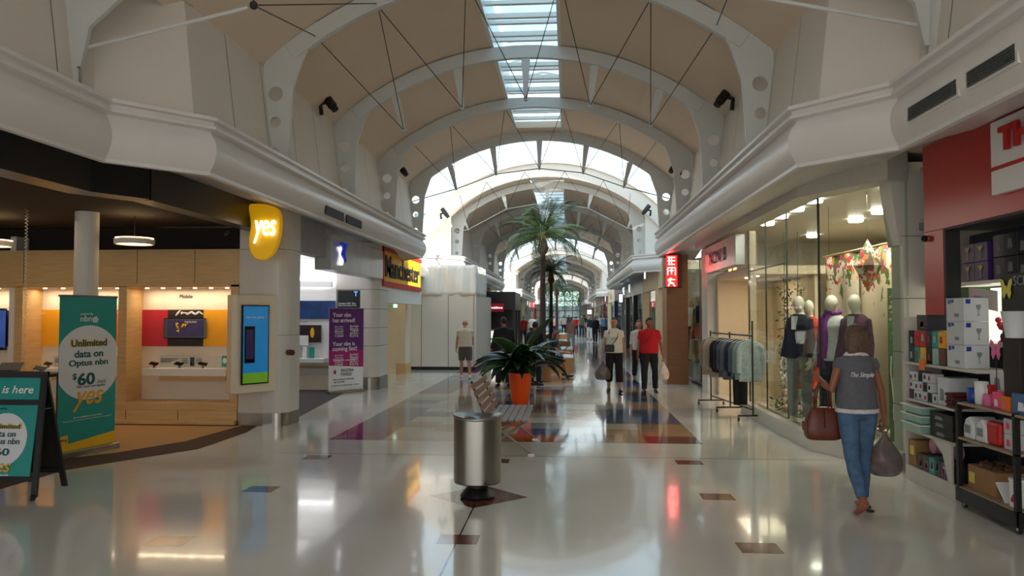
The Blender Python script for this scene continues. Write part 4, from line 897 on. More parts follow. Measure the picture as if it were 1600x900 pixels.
for k in range(3):
    z = a.z-.15-.26*k; g = G()
    for (x0, z0, x1, z1) in [((-.09, .08, .09, .08), (0, .1, 0, -.1), (-.09, 0, .09, 0), (-.08, -.09, .08, -.09), (-.06, .1, -.06, -.06)), ((-.09, .09, .09, .09), (-.09, .09, -.09, -.09), (.09, .09, .09, -.09), (-.05, .02, .05, .02), (0, .07, 0, -.07)), ((-.09, .06, .09, .06), (0, .1, -.08, -.1), (0, 0, .08, -.1), (-.06, -.03, .06, -.03), (-.03, .1, -.08, .02))][k]:
        g.tube([((a.x+b.x)/2+x0, 18.87, z+z0), ((a.x+b.x)/2+x1, 18.87, z+z1)], .014, 5)
    g.build('character', 'sign white', s, world=True)
light('sign_glow', 'POINT', (2.35, 18.6, 2.8), .6, (1, .08, .05), .1, parent=s)
# right gap shop and on
g = G(); g.box(5, 5.1, 20.3, 26, 0, 3.4); struct(g.build('wall_right', 'cream shop')); light('cream_shop_lamp', 'AREA', (3.7, 24, 3.2), 40, (1, .84, .55), 1.5, 3)
# ------------------------------------------------ cream pillar and red shop
p = thing('cream_pillar', 'cream block pillar with a tapering head between glass corner and red shopfront', 'pillar', (3.9, 8.5, 0))
g = G(); g.box(3.74, 4.02, 8.89, 9.2, 0, 3.34); g.prism([(3.60, 8.89, 3.34), (3.74, 8.89, 3.34), (3.74, 8.89, 2.5), (3.70, 8.89, 2.5)], (0, .3, 0)); g.build('blocks', 'cream grey', p, world=True, bevel=.006)
g = G()
for z in (.7, 1.3, 1.9, 2.6): g.box(3.735, 4.025, 8.885, 9.205, z, z+.008)
g.build('joint', 'seam', p, world=True)
mk('red paint', (176, 26, 24), .28, var=.04, scale=2)
r = thing('red_shopfront', 'glossy red fascia and jamb of the gift shop at right', 'shopfront', (3.65, 6, 0))
g = G(); g.box(3.6, 3.72, -5, 8.05, 2.55, 3.42); g.box(3.6, 3.72, 7.66, 8.05, 1.72, 2.55); g.build('fascia', 'red paint', r, world=True, bevel=.003)
g = G(); g.box(3.605, 3.75, -5, 7.63, 2.53, 2.56); g.box(3.605, 3.74, 7.62, 7.66, 1.72, 2.55); g.build('opening_trim', 'black', r, world=True)
sg = thing('shop_sign', 'white fascia board with raised red lettering, cut by the right edge', 'sign', (3.58, 6, 3)); G().box(3.55, 3.6, 3.5, 6.7, 2.72, 3.33).build('board', 'white print', sg, world=True, bevel=.004); G().box(3.54, 3.56, 3.5, 6.7, 2.92, 2.95).build('red_rule', 'sign red', sg, world=True)
text('THE REJECT SHOP', Vector((3.53, 5.2, 3.12)), (0, -1, 0), (0, 0, 1), 'sign red', sg, w=2.6, h=.26, bold=.04, depth=.03)
t = thing('security_camera', 'small dark security dome on the red jamb', 'camera', (3.58, 7.95, 2.5)); c_ = PX(1445, 373, 3.57); G().ball(c_, .035, 10).build('dome', 'black gloss', t, world=True); G().tube([c_, c_+Vector((.03, 0, 0))], .03, 10).build('mount', 'grey metal', t, world=True)
g = G(); g.box(3.75, 9.9, -5, 8.5, 2.62, 2.7); struct(g.build('ceiling', 'grey shop ceiling')); g = G(); g.box(6, 6.1, -5, 8.5, 0, 2.62); struct(g.build('wall_right', 'shop dark'))
# grilles on the right cornice
for i, (y0, y1) in enumerate(((5.62, 6.38), (4.9, 5.46))):
    t = thing('air_grille', 'dark slotted air grille in the right cornice, %s one' % ('farther' if i == 0 else 'nearer'), 'grille', (2.8, (y0+y1)/2, 3.35))
    g = G(); g.box(2.752, 2.775, y0-.03, y1+.03, 3.265, 3.415); g.build('frame', 'cornice paint', t, world=True)
    g = G(); g.box(2.748, 2.755, y0, y1, 3.285, 3.395); g.build('recess', 'black', t, world=True)
    g = G()
    for k in range(8): g.box(2.738, 2.752, y0, y1, 3.287+k*.0135, 3.291+k*.0135)
    g.build('louvre', 'grey metal', t, world=True)
# ------------------------------------------------ people
SKIN = {'fair': (196, 140, 112), 'tan': (150, 92, 66), 'pale': (215, 165, 140), 'dummy': (235, 228, 210)}
for k_, v_ in SKIN.items(): mk('skin '+k_, v_, .5, var=.04)
def cloth(name, rgb, var=.12, scale=30, rough=.85):
    if name not in M: mk(name, rgb, rough, var=var, scale=scale, bump=.15)
    return name
def V3(x, y, z): return Vector((x, y, z))
def person(name, label, loc, rz, H=1.68, skin='fair', build_=1.0, leg=((0, 0, 4), (0, 0, 4)), arm=((0, 0, 8), (0, 0, 8)), lean=0, headturn=0, headpitch=0,
           top=('tee', 'white', .5), bottom=('trousers', 'navy', .95), hair=('short', 'brown'), shoes='black', vox=.012, sit=None, cat='person', group=None, fingers=True, egg=False, twist=(0, 0), zbase=0, female=False):
    """faces +Y; leg/arm = (left, right): (pitch forward deg, flex deg, abduct deg)"""
    s = H/1.70; R = math.radians
    T = thing(name, label, cat, (loc[0], loc[1], zbase), rz, group)
    D = math.radians
    # pelvis height from the lower foot
    def legchain(i):
        a, k, ab = leg[i]; sg = (-1, 1)[i]
        th = V3(sg*math.sin(D(ab))*math.cos(D(a)), math.sin(D(a)), -math.cos(D(a))*math.cos(D(ab)))
        b = a-k; sh = V3(sg*math.sin(D(ab))*.4, math.sin(D(b)), -math.cos(D(b)))
        hip = V3(sg*.088*s, 0, 0); kn = hip+th*.43*s; an = kn+sh*.40*s
        return hip, kn, an, b
    lc = [legchain(0), legchain(1)]
    hz = sit if sit is not None else -min(c[2].z for c in lc)+.075*s
    P0 = V3(0, 0, hz)
    up = V3(0, math.sin(D(lean)), math.cos(D(lean)))
    def sp(z, y=0): return P0+up*((z-.90)*s)+V3(0, y*s, 0)
    wsh = (.150 if female else .168)*s*min(build_, 1.08); bw = build_
    chest = [(.84, .10, .09, 0), (.90, .168, .118, -.01), (.98, .158*(.98 if female else 1), .112*bw, 0), (1.08, (.128 if female else .145)*bw, .098*bw, .0), (1.2, .148*bw, .108*bw, .005), (1.30, .160, .112, .0), (1.365, .150, .098, -.005), (1.41, .118, .078, -.01), (1.435, .088, .068, -.012), (1.455, .068, .058, -.012)]
    def torso(g, gr, z0=0, z1=9, extra=0):
        rings = []
        for z, rx, ry, yo in chest:
            if z < z0-.001 or z > z1+.001: continue
            c = sp(z, yo); rings.append([c+V3(1, 0, 0)*(rx*s+gr)*math.cos(2*PI*k/20)+V3(0, math.cos(D(lean)), -math.sin(D(lean)))*(ry*s+gr)*math.sin(2*PI*k/20) for k in range(20)])
        g.loft(rings)
    def armchain(i):
        a, k, ab = arm[i]; sg = (-1, 1)[i]; sh = sp(1.36, -.005)+V3(sg*wsh, 0, 0)
        d = V3(sg*math.sin(D(ab)), math.sin(D(a))*math.cos(D(ab)), -math.cos(D(a))*math.cos(D(ab))); el = sh+d*.285*s
        b = a+k; tw = twist[i]; f = V3(sg*math.sin(D(ab*.5-tw)), math.sin(D(b)), -math.cos(D(b))).normalized(); wr = el+f*.24*s
        return sh, el, wr, f
    ac = [armchain(0), armchain(1)]
    def legtube(g, i, gr, frac=1.0, flare=0):
        hip, kn, an, b = lc[i]; hip = hip+P0; kn = kn+P0; an = an+P0
        pts = [hip+V3(0, 0, .03*s), hip.lerp(kn, .35), hip.lerp(kn, .75), kn, kn.lerp(an, .3), kn.lerp(an, .65), an]; rad = [.086, .080*min(bw, 1.1), .062, .053, .054, .043, .036]
        acc = [0, .18, .38, .52, .66, .83, 1.0]
        P_ = []; R_ = []
        for j, (p, r, q) in enumerate(zip(pts, rad, acc)):
            if q <= frac+.001: P_.append(p); R_.append(r*s+gr+flare*q)
            else:
                q0 = acc[j-1]; t_ = (frac-q0)/(q-q0); P_.append(pts[j-1].lerp(p, t_)); R_.append((rad[j-1]+(r-rad[j-1])*t_)*s+gr+flare*frac); break
        g.tube(P_, R_, 12, side=(1, 0, 0))
    def armtube(g, i, gr, frac=1.0):
        sh, el, wr, f = ac[i]; sg = (-1, 1)[i]
        pts = [sh+V3(-sg*.06*s, 0, .012*s), sh, sh.lerp(el, .4), el, el.lerp(wr, .35), wr]; rad = [.045, .052, .043, .036, .036, .026]; acc = [0, .05, .25, .54, .70, 1.0]
        P_ = []; R_ = []
        for j, (p, r, q) in enumerate(zip(pts, rad, acc)):
            if q <= frac+.001: P_.append(p); R_.append(r*s*(1.08 if not female else .9)+gr)
            else:
                q0 = acc[j-1]; t_ = (frac-q0)/(q-q0); P_.append(pts[j-1].lerp(p, t_)); R_.append((rad[j-1]+(r-rad[j-1])*t_)*s+gr); break
        g.tube(P_, R_, 10, side=(0, 1, 0))
    # ---- body
    g = G(); torso(g, 0)
    for i in (0, 1):
        legtube(g, i, 0); armtube(g, i, 0)
        an = lc[i][2]+P0; b = lc[i][3]; fp = D(max(-50, min(15, b*.9)))
        fd = V3((-1, 1)[i]*.12, math.cos(fp), math.sin(fp)).normalized(); dn = V3(0, math.sin(fp)*1.0, -math.cos(fp))
        g.tube([an-fd*.05*s+dn*.03*s, an+fd*.0+dn*.035*s, an+fd*.07*s+dn*.045*s, an+fd*.14*s+dn*.052*s, an+fd*.175*s+dn*.055*s], [(.03*s, .032*s), (.036*s, .04*s), (.042*s, .026*s), (.042*s, .018*s), (.025*s, .012*s)], 10, side=(1, 0, 0))
        # hand
        sh, el, wr, f = ac[i]; sg = (-1, 1)[i]; side = V3(0, 1, 0)-f*f.y; side.normalize(); inn = f.cross(side); inn = inn if inn.x*sg < 0 else -inn
        g.tube([wr-f*.01, wr+f*.03*s, wr+f*.075*s, wr+f*.09*s], [(.026*s, .02*s), (.038*s, .017*s), (.041*s, .015*s), (.034*s, .012*s)], 10, side=tuple(side))
        if fingers:
            for j, (o_, L) in enumerate(((.03, .068), (.011, .078), (-.010, .072), (-.029, .056))):
                p = wr+f*.085*s+side*o_*s; c1 = p+f*L*.45*s+inn*.012*s; c2 = c1+f*L*.25*s+inn*.026*s; c3 = c2+f*L*.02*s+inn*.022*s
                g.tube([p, c1, c2, c3], [.0095*s, .009*s, .0082*s, .0068*s], 7)
            p = wr+f*.025*s+side*.03*s; g.tube([p, p+f*.03*s+side*.022*s+inn*.012*s, p+f*.06*s+side*.022*s+inn*.03*s], [.0125*s, .011*s, .008*s], 7)
    nk = sp(1.45, -.012); hc = sp(1.585, .012)+V3(0, .01, 0)
    g.tube([nk-V3(0, 0, .04*s), nk+V3(0, .0, .04*s), hc-V3(0, .012, .04*s)], [.062*s, .053*s, .053*s], 14, side=(1, 0, 0))
    HR = Matrix.Rotation(D(headturn), 3, 'Z') @ Matrix.Rotation(D(headpitch), 3, 'X')
    def headpt(th, ph, gr=0):
        x = math.cos(ph)*math.cos(th); y = math.cos(ph)*math.sin(th); z = math.sin(ph)
        rx, ry, rz_ = .076, .096, .114
        px_, py_, pz_ = x*rx, y*ry, z*rz_
        if z < 0: k = -z; px_ *= 1-.32*k; py_ *= 1-.12*k; py_ += .018*k
        if z > 0: py_ -= .006*z
        if not egg and y > .2:
            def gs(x0, z0, w, h): return math.exp(-((px_-x0)/w)**2-((pz_-z0)/h)**2)
            py_ += .024*gs(0, -.02, .011, .020)+.010*gs(0, .0, .009, .02)-.010*gs(.032, .008, .016, .012)-.010*gs(-.032, .008, .016, .012)+.007*gs(0, .03, .05, .010)+.006*gs(0, -.062, .022, .009)+.009*gs(0, -.095, .02, .014)
        return V3(px_, py_, pz_)*s*(1+gr)
    if True:
        n1, n2 = 28, 20; rings = []
        for j in range(n2+1):
            ph = -PI/2+.06+(PI-.12)*j/n2; rings.append([hc+HR @ headpt(2*PI*k/n1, ph) for k in range(n1)])
        g.loft(rings)
    if not egg:
        for sg in (-1, 1): g.ball(hc+HR @ V3(sg*.076*s, -.004*s, -.008*s), (.010*s, .018*s, .030*s), 8, HR)
    g.build('body', 'skin '+skin, T, remesh=vox, smooths=2)
    if not egg and vox < .02:
        g = G()
        for sg in (-1, 1): g.ball(hc+HR @ (V3(sg*.031, .083, .008)*s), (.012*s, .006*s, .006*s), 8, HR)
        g.build('eyes', 'dark print', T, smooth=True)
        g = G(); g.ball(hc+HR @ (V3(0, .094, -.062)*s), (.022*s, .006*s, .005*s), 8, HR); g.build('mouth', 'lips', T, smooth=True)
    # ---- shoes
    if shoes:
        g = G()
        for i in (0, 1):
            an = lc[i][2]+P0; b = lc[i][3]; fp = D(max(-50, min(15, b*.9))); fd = V3((-1, 1)[i]*.12, math.cos(fp), math.sin(fp)).normalized(); dn = V3(0, math.sin(fp), -math.cos(fp))
            g.tube([an-fd*.065*s+dn*.035*s, an-fd*.03*s+dn*.03*s, an+fd*.05*s+dn*.04*s, an+fd*.14*s+dn*.05*s, an+fd*.195*s+dn*.056*s], [(.03*s, .034*s), (.043*s, .045*s), (.05*s, .036*s), (.05*s, .026*s), (.028*s, .015*s)], 12, side=(1, 0, 0))
        g.build('shoes', shoes, T, smooth=True, sub=1)
    # ---- bottom
    if bottom:
        kind, m, fr_ = bottom; g = G()
        torso(g, .010, 0, 1.0)
        if kind == 'skirt':
            hz_ = P0.z-.9*s+.9*s
            g.loft([[P0+V3(math.cos(a_)*(rx*s), math.sin(a_)*(ry*s)+lc[0][1].y*.3*q, -q*fr_*.85*s) for a_ in [2*PI*k/18 for k in range(18)]] for q, rx, ry in ((-.05, .17, .125), (.3, .19, .15), (.7, .21, .18), (1, .23, .2))])
        else:
            for i in (0, 1): legtube(g, i, .012 if kind != 'shorts' else .02, fr_, {'jeans': 0, 'trousers': .012, 'shorts': .03, 'wide': .03}[kind])
        g.build({'skirt': 'skirt', 'shorts': 'shorts', 'jeans': 'jeans'}.get(kind, 'trousers'), m, T, remesh=max(vox, .012), smooths=3, disp=.010)
    # ---- top
    if top:
        kind, m, fr_ = top; g = G(); gr = {'tee': .014, 'loose': .024, 'jacket': .026}[kind]
        z0 = {'tee': .93, 'loose': .90, 'jacket': .86}[kind]
        rings = []
        for z, rx, ry, yo in chest:
            if z < z0-.06: continue
            z = max(z, z0); c = sp(z, yo); gg = gr+(.014 if z < 1.1 else 0)-(.008 if z > 1.44 else 0)
            rx2 = max(rx, .15*bw) if z < 1.35 else rx
            rings.append([c+V3(1, 0, 0)*(rx2*s+gg)*math.cos(2*PI*k/20)+V3(0, math.cos(D(lean)), -math.sin(D(lean)))*(max(ry, .1*bw if z < 1.35 else 0)*s+gg)*math.sin(2*PI*k/20) for k in range(20)])
        g.loft(rings)
        if fr_ > 0:
            for i in (0, 1): armtube(g, i, gr*.8, fr_)
        g.build({'jacket': 'jacket'}.get(kind, 'shirt'), m, T, remesh=max(vox, .012), smooths=3, disp=.008)
    # ---- hair
    if hair:
        kind, m = hair; g = G(); n1, n2 = 28, 16; rings = []
        if kind in ('short', 'bob', 'cap'):
            for j in range(n2+1):
                ph = -.45+(PI/2+.45-.06)*j/n2; ring_ = []
                for k in range(n1):
                    th = 2*PI*k/n1; fr2 = math.sin(th)      # +1 = face side
                    lim = .62 if fr2 > .3 else (-.45 if fr2 < -.1 else -.45+(fr2+.1)*2.6)
                    p_ = max(ph, lim); q = headpt(th, p_, .10 if kind == 'short' else .15); 
                    ring_.append(hc+HR @ (q+V3(0, -.004, .004)))
                rings.append(ring_)
            g.loft(rings)
            if kind == 'bob':
                lv = []
                for z, rx, yb, yf in ((.05, .098, -.12, .045), (-.02, .108, -.124, .03), (-.08, .114, -.118, .02), (-.135, .108, -.10, .0), (-.165, .082, -.08, -.01)):
                    lv.append([hc+HR @ (V3(math.cos(a_)*rx, (yb+yf)/2+math.sin(a_)*(yf-yb)/2, z)*s) for a_ in [2*PI*k/24 for k in range(24)]])
                g.loft(lv)
            g.build('hair' if kind != 'cap' else 'cap', m, T, remesh=.008 if vox < .011 else .014, smooths=4, disp=.006)
        elif kind == 'ring':
            pass
    T['_a'] = 0; del T['_a']
    T_ = MW[T.name]
    info = {'wr': [T_ @ (c[2]+c[3]*.1*s) for c in ac], 'el': [T_ @ c[1] for c in ac], 'sh': [T_ @ c[0] for c in ac], 'T': T, 's': s, 'head': T_ @ hc, 'hip': T_ @ P0, 'sp': lambda z, y=0: T_ @ sp(z, y), 'ac': ac}
    return info
mk('lips', (150, 80, 74), .5)
for n_, c_ in (('hair brown', (70, 48, 34)), ('hair dark', (32, 24, 20)), ('hair blond', (98, 74, 54)), ('hair grey', (150, 146, 140)), ('hair red', (110, 60, 40))): mk(n_, c_, .6, var=.35, scale=60, bump=.4)
cloth('tee grey', (98, 98, 104)); cloth('tee white', (228, 222, 205)); cloth('vest white', (210, 205, 205)); cloth('denim', (74, 104, 136), .25, 14); cloth('trouser black', (26, 24, 26)); cloth('tee red', (196, 22, 32)); cloth('stripe white', (205, 200, 195), .3, 40)
cloth('shirt cream', (214, 196, 172)); cloth('shorts khaki', (96, 92, 84)); cloth('jacket black', (22, 22, 26)); cloth('dress pink', (214, 160, 150)); cloth('navy', (30, 36, 58)); cloth('shirt blue', (80, 110, 150)); cloth('leaf top', (70, 90, 70))
mk('leather brown', (98, 44, 24), .4, var=.15, scale=10); mk('sandal', (40, 26, 20), .6)
M['plastic bag'] = mat('plastic bag', (104, 92, 92), .3, var=.35, scale=12, bump=.5, alpha=.74); M['plastic white'] = mat('plastic white', (222, 205, 190), .35, var=.15, scale=12, bump=.5, alpha=.85)
def carrier_bag(hand, h, w, m, label, contents=None):
    t = thing('carrier_bag', label, 'bag', (hand.x, hand.y, hand.z-h)); g = G(); R_ = random.Random(int(h*100)); rings = []
    for q, r in ((0, .55), (.05, .85), (.2, 1), (.45, .95), (.62, .7), (.75, .42), (.86, .2), (.95, .09), (1.0, .07)):
        rings.append([Vector((math.cos(a_)*w/2*r*(1+.06*math.sin(a_*5+q*9)), math.sin(a_)*w/2*.62*r*(1+.08*math.sin(a_*4+q*7)), q*h*.92)) for a_ in [2*PI*k/26 for k in range(26)]])
    g.loft(rings); g.build('sack', m, t, smooth=True, sub=1)
    g = G(); g.tube([(-.02, 0, h*.88), (-.035, 0, h*.97), (0, 0, h*1.02), (.035, 0, h*.97), (.02, 0, h*.88)], .008, 6, flat=.5); g.build('handles', m, t, smooth=True)
    if contents:
        g = G()
        for k in range(5): g.ball((R_.uniform(-.3, .3)*w, R_.uniform(-.12, .12)*w, R_.uniform(.14, .4)*h), R_.uniform(.12, .2)*w, 8)
        g.build('contents', contents, t, smooth=True)
    return t
# foreground woman, walking away
wp = PF(1338, 797)
A_ = person('person', 'woman in grey T-shirt and blue jeans walking away with two bags', (wp.x+.02, wp.y), .04, 1.62, 'tan', 1.0, leg=((-7, 26, -2), (7, 5, -2)), arm=((-8, 128, 20), (2, 8, 17)), lean=2, headturn=10, headpitch=-6, female=True,
            top=('tee', 'tee grey', .16), bottom=('jeans', 'denim', .96), hair=('bob', 'hair blond'), shoes=None, vox=.0075, twist=(-2, 0))
s_ = A_['s']; T = A_['T']
g = G()
g.loft([[A_['sp'](z, .0)+Vector((math.cos(a_)*rx, math.sin(a_)*ry, 0)) for a_ in [2*PI*k/24 for k in range(24)]] for z, rx, ry in ((.90, .188, .142), (.94, .185, .138), (1.01, .165, .128))]); g.build('vest_hem', 'vest white', T, world=True, remesh=.01, disp=.006)
g = G(); g.loft([[A_['sp'](z, -.012)+Vector((math.cos(a_)*rx, math.sin(a_)*ry, 0)) for a_ in [2*PI*k/24 for k in range(24)]] for z, rx, ry in ((1.425, .115, .085), (1.45, .09, .075), (1.465, .075, .066))]); g.build('hood_collar', 'vest white', T, world=True, remesh=.008)
text('The Simple', A_['sp'](1.25, -.14), (1, .04, 0), (0, .05, 1), 'white print', T, w=.20, h=.055, shear=.5, name='back_print')
g = G()
for i in (0, 1):
    pass
ft = []
for o_ in T.children: pass
# sandals: sole and strap for each foot
def sandal(i, P):
    g = G(); g.tube([P+Vector((0, -.11, 0)), P+Vector((0, -.04, -.004)), P+Vector((0, .06, -.006)), P+Vector((0, .12, 0))], [(.028, .008), (.034, .009), (.042, .009), (.03, .008)], 12, side=(1, 0, 0)); g.tube([P+Vector((-.045, .03, 0)), P+Vector((0, .03, .045)), P+Vector((.045, .03, 0))], .008, 6, flat=2)
    g.build('sandal', 'sandal', T, world=True)
sandal(1, Vector((wp.x+.10, wp.y+.03, .014)))
t = carrier_bag(A_['wr'][1], .44, .31, 'plastic bag', 'dark translucent plastic carrier bag in the right hand of the woman in grey', 'poster orange')
# handbag hanging from the bent left arm
el = A_['el'][0].lerp(A_['wr'][0], .45); hb = thing('handbag', 'brown leather handbag hanging on the bent arm of the woman in grey', 'bag', (el.x-.0, el.y, el.z-.52))
g = G(); rings = []
for z, rx, ry in ((0, .125, .06), (.02, .155, .075), (.10, .165, .08), (.2, .148, .07), (.28, .12, .045), (.30, .11, .03)):
    rings.append([Vector((max(-1, min(1, math.cos(a_)*1.18))*rx, max(-1, min(1, math.sin(a_)*1.2))*ry, z)) for a_ in [2*PI*k/24 for k in range(24)]])
g.loft(rings); g.build('bag_body', 'leather brown', hb, smooth=True, sub=1)
g = G()
for yy in (-.03, .03): g.tube([(-.07, yy, .28), (-.06, yy, .42), (-.02, yy*.6, .53), (.02, yy*.6, .53), (.06, yy, .42), (.07, yy, .28)], .008, 8)
g.build('handle', 'leather brown', hb, smooth=True)
g = G(); g.box(-.17, -.145, -.05, .05, .08, .17); g.build('pocket', 'leather brown', hb, bevel=.01); g = G(); g.tube([(.0, -.07, .27), (.0, -.078, .12)], .01, 6, flat=2); g.build('tab', 'leather brown', hb)
# couple walking towards us
q = PF(960, 613)
B_ = person('person', 'woman in white T-shirt and black cropped trousers walking towards us', (q.x, q.y), PI, 1.66, 'fair', 1.06, leg=((8, 4, 3), (-6, 12, 3)), arm=((-4, 12, 12), (0, 14, 14)), headturn=-4, female=True, top=('loose', 'tee white', .26), bottom=('wide', 'trouser black', .80), hair=('short', 'hair brown'), shoes='black', vox=.0095)
T = B_['T']; g = G(); g.tube([B_['sp'](1.42, 0)+Vector((.09, -.04, 0)), B_['sp'](1.25, 0)+Vector((.06, -.17, 0)), B_['sp'](1.02, 0)+Vector((-.1, -.19, 0))], .008, 6); g.tube([B_['sp'](1.43, 0)+Vector((-.1, -.02, 0)), B_['sp'](1.33, 0)+Vector((-.13, -.15, 0))], .008, 6)
t = thing('shoulder_bag', 'small black shoulder bag worn across the woman in white', 'bag', tuple(B_['sp'](.97, 0)+Vector((-.11, -.2, 0)))); g.build('strap', 'black', t, world=True)
g = G(); g.box(-.1, .1, -.035, .035, -.04, .12); g.build('pouch', 'black', t, bevel=.02); T = B_['T']
text('CITY', B_['sp'](1.22, 0)+Vector((0, -.17, 0)), (1, 0, 0), (0, 0, 1), 'dark print', T, w=.14, name='chest_print')
i = min((0, 1), key=lambda k: B_['wr'][k].x); carrier_bag(B_['wr'][i], .46, .36, 'plastic bag', 'large dark grey carrier bag held by the woman in white')
q = PF(1015, 614)
C_ = person('person', 'man in red T-shirt and black trousers walking with a white bag', (q.x, q.y), PI, 1.66, 'tan', 1.12, leg=((-4, 6, 5), (9, 3, 4)), arm=((4, 10, 16), (-8, 10, 10)), headturn=25, headpitch=-6, top=('loose', 'tee red', .34), bottom=('trousers', 'trouser black', .97), hair=('short', 'hair dark'), shoes='black', vox=.0095)
g = G(); g.tube([C_['sp'](1.42, 0)+Vector((.08, -.05, 0)), C_['sp'](1.28, 0)+Vector((.02, -.18, 0)), C_['sp'](1.12, 0)+Vector((-.14, -.16, 0))], .010, 6, flat=.5); g.build('bag_strap', 'black', C_['T'], world=True)
i = max((0, 1), key=lambda k: C_['wr'][k].x); carrier_bag(C_['wr'][i], .44, .24, 'plastic white', 'thin white carrier bag held by the man in red')
q = PF(1000, 599)
person('person', 'woman in white striped top walking behind the man in red', (q.x-.02, q.y), PI, 1.58, 'fair', 1.05, leg=((6, 4, 3), (-5, 14, 3)), arm=((10, 30, 14), (0, 14, 10)), female=True, top=('loose', 'stripe white', .6), bottom=('trousers', 'trouser black', .85), hair=('bob', 'hair blond'), shoes='black', vox=.011)
# man at left, from behind
q = PF(727, 591)
person('person', 'balding man in cream shirt and khaki shorts walking past the hoarding', (q.x, q.y), .2, 1.60, 'fair', 1.1, leg=((12, 8, 2), (-6, 12, 3)), arm=((6, 18, 10), (10, 60, 8)), lean=8, headpitch=-14, top=('loose', 'shirt cream', .32), bottom=('shorts', 'shorts khaki', .46), hair=None, shoes='white gloss', vox=.010)
# dark pair behind the plant
q = PF(787, 604); person('person', 'person in black standing with back to us left of the orange pot plant', (q.x, q.y), .3, 1.66, 'tan', 1.2, leg=((2, 2, 4), (0, 2, 4)), arm=((8, 30, 12), (6, 50, 12)), headpitch=-8, top=('jacket', 'jacket black', .9), bottom=('wide', 'trouser black', .97), hair=('short', 'hair dark'), shoes='black', vox=.013)
q = PF(836, 602); person('person', 'person in black standing half hidden behind the orange pot plant', (q.x, q.y), -.6, 1.55, 'tan', 1.1, leg=((2, 2, 4), (0, 2, 4)), arm=((8, 30, 12), (6, 50, 12)), headpitch=-8, top=('jacket', 'jacket black', .9), bottom=('trousers', 'trouser black', .97), hair=('short', 'hair dark'), shoes='black', vox=.013)
# seated woman on the planter bench, facing right
q = PF(852, 590)
person('person', 'seated woman with bare legs and red hair on the timber bench', (q.x+.1, q.y+.1), -PI/2, 1.62, 'fair', 1.05, leg=((84, 84, 6), (76, 60, 2)), arm=((30, 50, 8), (26, 60, 8)), lean=16, headpitch=-16, sit=.53, female=True, top=('loose', 'jacket black', .3), bottom=('shorts', 'trouser black', .5), hair=('bob', 'hair red'), shoes='sandal', vox=.012)
# people farther along the mall
far = [(930, 537, 1.68, 'jacket black', 'trouser black', 'hair brown', 'person in black walking away down the middle of the mall'),
       (892, 548, 1.60, 'dress pink', 'vest white', 'hair brown', 'woman in pink top walking with a trolley down the mall'),
       (944, 530, 1.70, 'shirt blue', 'navy', 'hair dark', 'distant person in blue top near the right shopfronts'),
       (921, 531, 1.65, 'navy', 'vest white', 'hair grey', 'distant person in navy top and pale trousers'),
       (909, 527, 1.7, 'leaf top', 'navy', 'hair dark', 'distant person in green top'), (900, 526, 1.6, 'tee red', 'navy', 'hair dark', 'distant person in red top'),
       (913, 522, 1.7, 'jacket black', 'navy', 'hair dark', 'far distant person in black near the end window'), (881, 524, 1.7, 'tee white', 'navy', 'hair grey', 'distant person in white top by the planters'),
       (868, 527, 1.65, 'dress pink', 'navy', 'hair blond', 'distant blond person in pink by the palm trunks'), (818, 540, 1.65, 'tee red', 'navy', 'hair dark', 'person in red top in front of the phone counter'),
       (765, 545, 1.6, 'jacket black', 'trouser black', 'hair grey', 'grey-haired person in black at the white lit counter'), (748, 549, 1.5, 'jacket black', 'trouser black', 'hair dark', 'dark-haired person at the left end of the lit counter'),
       (832, 534, 1.7, 'tee white', 'navy', 'hair red', 'red-haired person in white near the phone shop'), (938, 523, 1.7, 'tee white', 'trouser black', 'hair dark', 'far person in white top by the right shopfronts'),
       (889, 520, 1.7, 'shirt blue', 'navy', 'hair brown', 'far person in blue between the planters and window')]
for i, (a_, b_, H_, tp, bt_, hr, lab) in enumerate(far):
    q = PF(a_, b_); rr = random.Random(i+50); fl_ = rr.choice((0, PI, .3, 2.8))
    person('person', lab, (q.x, q.y), fl_, H_, 'fair', 1.05, leg=((rr.uniform(4, 14), 6, 3), (-8, 12, 3)), arm=((rr.uniform(-10, 20), 20, 10), (rr.uniform(-10, 20), 25, 10)), top=('loose', tp, .3 if tp != 'jacket black' else .9), bottom=('trousers', bt_, .95), hair=('short', hr), shoes='black', vox=.02, fingers=False)
# mannequins in the window
mk('scarf purple', (120, 30, 130), .7, var=.15, scale=14, bump=.4); cloth('jacket plum', (96, 56, 84), .5, 40); cloth('jacket navy', (34, 38, 56)); cloth('blouse white', (215, 215, 215)); cloth('dress red', (200, 60, 44)); cloth('jeans pale', (120, 130, 130))
cloth('top dark print', (52, 44, 48), .5, 30)
def dummy(px, ph, Y, lab, top, bottom, rz, H=1.82, zb=.17, armp=((4, 14, 10), (4, 12, 10)), skin='dummy', grp=None):
    p = PY(px, 500, Y); return person('mannequin', lab, (p.x, Y), rz, H, skin, .88, leg=((3, 2, 3), (0, 3, 3)), arm=armp, top=top, bottom=bottom, hair=None, shoes=None, vox=.011, egg=True, female=True, cat='mannequin', zbase=zb, headturn=8, group=grp)
m1 = dummy(1249, 0, 11.3, 'white mannequin in dark navy jacket nearest the leaf garlands', ('jacket', 'jacket navy', .95), ('trousers', 'jeans pale', .97), 2.3)
m2 = dummy(1264, 0, 12.3, 'white mannequin in red dress behind the navy-jacket mannequin', ('tee', 'dress red', .5), ('skirt', 'dress red', .6), 2.6, H=1.78)
m3 = dummy(1301, 0, 10.75, 'white mannequin in white jacket with long purple scarf', ('jacket', 'blouse white', .97), ('jeans', 'jacket navy', .97), 2.2)
m4 = dummy(1337, 0, 10.35, 'white mannequin in plum patterned jacket, rightmost in the window', ('jacket', 'jacket plum', .97), ('jeans', 'jacket navy', .97), 2.3)
